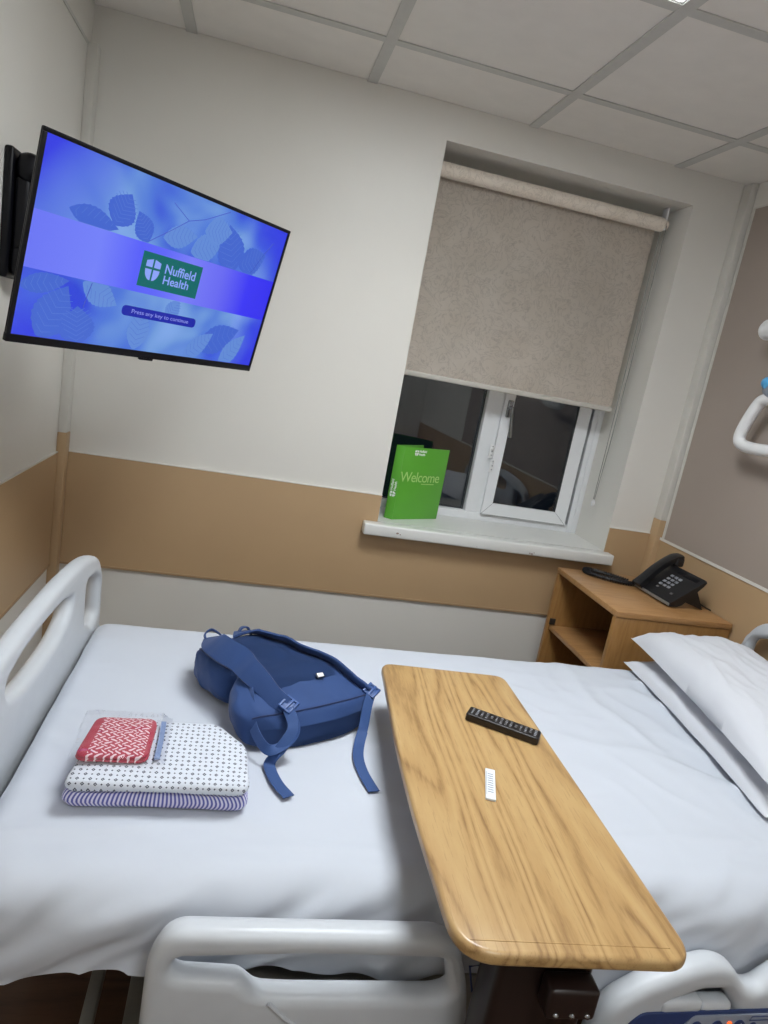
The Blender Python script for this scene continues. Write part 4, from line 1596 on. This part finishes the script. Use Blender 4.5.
def surf_strap(path, widths, thick, n=8):
    """path of (t, angle, lift) on the bag"""
    sp_ = catmull([Vector((a, b, c)) for a, b, c in path], n)
    pts_, nn_ = [], []
    for q in sp_:
        p, o_ = on_bag(q.x, q.y, q.z + thick / 2)
        pts_.append(p)
        nn_.append(o_)
    wl_ = []
    for i in range(len(sp_)):
        f = i / (len(sp_) - 1) * (len(widths) - 1)
        k = min(int(f), len(widths) - 2)
        wl_.append(widths[k] * (1 - (f - k)) + widths[k + 1] * (f - k))
    bm = BM()
    ribbon(bm, pts_, wl_, nn_, thick)
    return bm, pts_


H2 = PI / 2
# padded back panel
bm = BM()
V = []
for i in range(29):
    t_ = 0.16 + 0.62 * i / 28
    row = []
    for j in range(21):
        s = -1 + 2 * j / 20
        a = H2 - s * 0.62 * (1 - 0.25 * abs(2 * i / 28 - 1) ** 4)
        e = (1 - abs(s) ** 6) * (1 - abs(2 * i / 28 - 1) ** 8)
        p, o_ = on_bag(t_, a, 0.0015 + 0.007 * e - 0.003 * math.exp(-(s / 0.12) ** 2))
        row.append(bm.verts.new(p))
    V.append(row)
grid_faces(bm, V)
bmesh.ops.solidify(bm, geom=bm.faces[:], thickness=0.003)
wpart('back_panel', bm, M['bagdark'], bp, smooth=60)
# shoulder straps, wide pads from the top of the bag towards its bottom corners
bm, pL = surf_strap([(0.08, H2 + 0.12, 0.004), (0.20, H2 + 0.38, 0.008), (0.34, H2 + 0.46, 0.022), (0.50, H2 + 0.46, 0.026), (0.70, H2 + 0.36, 0.018), (0.90, H2 + 0.20, 0.006)],
                    [0.054, 0.062, 0.062, 0.060, 0.052, 0.038], 0.010)
wpart('shoulder_strap', bm, M['bag'], bp, smooth=60)
bm, pR = surf_strap([(0.09, H2 - 0.10, 0.004), (0.22, H2 - 0.40, 0.008), (0.40, H2 - 0.56, 0.006), (0.58, H2 - 0.58, 0.005), (0.76, H2 - 0.70, 0.004), (0.92, H2 - 0.90, 0.004)],
                    [0.054, 0.062, 0.060, 0.056, 0.046, 0.034], 0.008)
wpart('shoulder_strap', bm, M['bag'], bp, smooth=60)


def buckle(p, fwd, up, w):
    f = fwd.normalized()
    s = f.cross(up).normalized()
    n = s.cross(f).normalized()
    mt_ = Matrix((s, f, n)).transposed().to_4x4()
    mt_.translation = p
    bm = BM()
    box(bm, (-w / 2, -0.016, -0.003), (-w / 2 + 0.005, 0.016, 0.004), 0.0015)
    box(bm, (w / 2 - 0.005, -0.016, -0.003), (w / 2, 0.016, 0.004), 0.0015)
    box(bm, (-w / 2 + 0.002, -0.014, -0.0028), (w / 2 - 0.002, 0.014, 0.0012), 0.001)
    for y in (-0.016, -0.002, 0.010):
        box(bm, (-w / 2, y, -0.003), (w / 2, y + 0.006, 0.005), 0.0015)
    bm.transform(mt_)
    return bm


for P_, w_ in ((pL, 0.036), (pR, 0.034)):
    d_ = (P_[-1] - P_[-4])
    bm = buckle(P_[-1] + d_.normalized() * 0.006 + Vector((0, 0, 0.006)), d_, Vector((0, -0.4, 1)), w_)
    wpart('strap_buckle', bm, M['bagbuckle'], bp)
# webbing tails lying down the front and out on to the sheet
zs = ZTOP + 0.0052
eL = pL[-1] + Vector((0.004, -0.012, 0.002))
bm = BM()
tail = catmull([eL, (0.806, -1.318, 0.728), (0.784, -1.342, 0.695), (0.766, -1.352, zs + 0.004), (0.768, -1.375, zs), (0.780, -1.415, zs), (0.800, -1.452, zs)], 8)
ribbon(bm, tail, 0.024, [(0, -0.85, 0.5) if i < 18 else (0, -0.15 if i < 28 else 0, 1) for i in range(len(tail))], 0.0022)
wpart('webbing_tail', bm, M['bagweb'], bp, smooth=60)
eR = pR[-1] + Vector((0.004, -0.010, 0.002))
bm = BM()
tail = catmull([eR, (0.985, -1.190, 0.720), (0.976, -1.225, 0.685), (0.964, -1.262, zs + 0.003), (0.955, -1.310, zs), (0.957, -1.365, zs), (0.970, -1.425, zs)], 8)
ribbon(bm, tail, 0.024, [(0.2, -0.85, 0.5) if i < 18 else (0, -0.15 if i < 28 else 0, 1) for i in range(len(tail))], 0.0022)
wpart('webbing_tail', bm, M['bagweb'], bp, smooth=60)
# slack webbing loop that hangs off the left flank and returns to the buckle
bm = BM()
p0, _ = on_bag(0.47, PI * 0.80, 0.004)
lp = catmull([p0, p0 + Vector((0.028, -0.020, 0.010)), (0.715, -1.245, 0.752), (0.726, -1.300, 0.715), (0.756, -1.345, 0.694), (0.790, -1.336, 0.700), (0.812, -1.318, 0.722), eL + Vector((0.004, 0.004, -0.004))], 8)
ribbon(bm, lp, 0.022, [(-0.7, -0.6, 0.4)] * len(lp), 0.0022)
wpart('webbing_loop', bm, M['bagweb'], bp, smooth=60)
# haul handle at the top
bm = BM()
hp, _ = on_bag(0.07, H2 + 0.42, 0.0)
hq, _ = on_bag(0.12, H2 - 0.30, 0.0)
mid = (hp + hq) / 2
lp = catmull([hp, hp + Vector((-0.012, 0.012, 0.020)), hp + Vector((0.004, 0.022, 0.030)), hp + Vector((0.030, 0.012, 0.020)), hp + Vector((0.045, -0.004, 0.004))], 8)
ribbon(bm, lp, 0.024, [(lp[i] - (hp + Vector((0.015, 0.0, 0.0)))).normalized() + Vector((0, 0, 0.05)) for i in range(len(lp))], 0.004)
lp = catmull([hq + Vector((-0.014, -0.004, -0.004)), hq + Vector((-0.006, 0.006, 0.018)), hq + Vector((0.010, 0.012, 0.018)), hq + Vector((0.022, 0.004, 0.0))], 8)
ribbon(bm, lp, 0.020, [(lp[i] - hq).normalized() + Vector((0, 0, 0.1)) for i in range(len(lp))], 0.004)
wpart('haul_handle', bm, M['bagweb'], bp, smooth=60)
# piping seams
bm = BM()
tube(bm, [on_bag(0.03 + 0.41 * k / 24, PI * 0.80, 0.0003)[0] for k in range(25)], 0.0020, 6)
tube(bm, [on_bag(0.93, H2 + 0.9 - 1.9 * k / 24, 0.0008)[0] for k in range(25)], 0.0018, 6)
wpart('piping', bm, M['bagseam'], bp)
bm = BM()
p, o_ = on_bag(0.78, H2 - 0.12, 0.006)
mt_ = Matrix.Translation(p + Vector((0, 0, 0.004))) @ Matrix.Rotation(0.5, 4, 'Z') @ Matrix.Rotation(0.5, 4, 'X')
box(bm, (-0.008, -0.005, -0.001), (0.008, 0.005, 0.0015), 0.0006)
bm.transform(mt_)
o = wpart('white_tag', bm, M['whiteplastic'], bp)
bm = BM()
box(bm, (-0.010, -0.0065, -0.0012), (0.010, 0.0065, 0.0002), 0.0004)
bm.transform(mt_)
wpart('tag_backing', bm, M['black'], bp)

# ------------------------------------------------------------------ lamp on the right-hand wall (mostly out of frame)
lx = 2.33
lamp = thing('wall_lamp', 'white wall lamp with a loop handle at the right edge of the picture', 'lamp', (WX - 0.008, -0.82, 1.72))
bm = BM()
loop = catmull([(lx, -0.60, 1.600), (lx, -0.548, 1.594), (lx, -0.520, 1.570), (lx, -0.488, 1.500), (lx, -0.480, 1.452), (lx, -0.510, 1.430), (lx, -0.60, 1.428), (lx, -0.70, 1.440), (lx, -0.745, 1.47), (lx, -0.745, 1.54), (lx, -0.70, 1.59)], 8)
tube(bm, loop, 0.0205, 14, closed=True)
bmesh.ops.translate(bm, verts=bm.verts, vec=(0, 0.032, 0.0))
wpart('loop_handle', bm, M['whiteplastic'], lamp)
bm = BM()
bmesh.ops.create_uvsphere(bm, u_segments=32, v_segments=16, radius=1.0, matrix=T(lx + 0.015, -0.628, 1.640) @ Matrix.Diagonal((0.055, 0.112, 0.060, 1)))
bmesh.ops.translate(bm, verts=bm.verts, vec=(0, 0.032, 0.0))
wpart('lamp_head', bm, M['greypanel'], lamp)
bm = BM()
bmesh.ops.create_uvsphere(bm, u_segments=20, v_segments=12, radius=1.0, matrix=T(lx - 0.020, -0.560, 1.640) @ Matrix.Diagonal((0.022, 0.028, 0.022, 1)))
bmesh.ops.translate(bm, verts=bm.verts, vec=(0, 0.024, 0.008))
wpart('blue_button', bm, M['bluebutton'], lamp)
bm = BM()
bmesh.ops.create_uvsphere(bm, u_segments=24, v_segments=12, radius=1.0, matrix=T(lx - 0.008, -0.548, 1.648) @ Matrix.Diagonal((0.022, 0.036, 0.034, 1)))
wpart('button_surround', bm, plain('pale_blue_grey', rgb(168, 182, 192), 0.4, var=0.01), lamp)
bm = BM()
tube(bm, catmull([(lx, -0.448, 1.828), (lx, -0.52, 1.832), (lx + 0.01, -0.62, 1.838), (lx + 0.04, -0.74, 1.80), (lx + 0.055, -0.80, 1.73)], 6), [0.010] + [0.036] * 3 + [0.038] * 21, 18)
bmesh.ops.create_uvsphere(bm, u_segments=20, v_segments=12, radius=1.0, matrix=T(lx, -0.455, 1.828) @ Matrix.Diagonal((0.030, 0.028, 0.034, 1)))
bmesh.ops.translate(bm, verts=bm.verts, vec=(0, 0.022, 0.0))
wpart('lamp_arm', bm, M['whiteplastic'], lamp)
bm = BM()
box(bm, (lx - 0.005, -0.86, 1.62), (WX - 0.0085, -0.76, 1.80), 0.015, 3)
tube(bm, [(lx + 0.03, -0.80, 1.65), (lx + 0.015, -0.66, 1.645)], 0.022, 14)
wpart('wall_mount', bm, M['whiteplastic'], lamp)
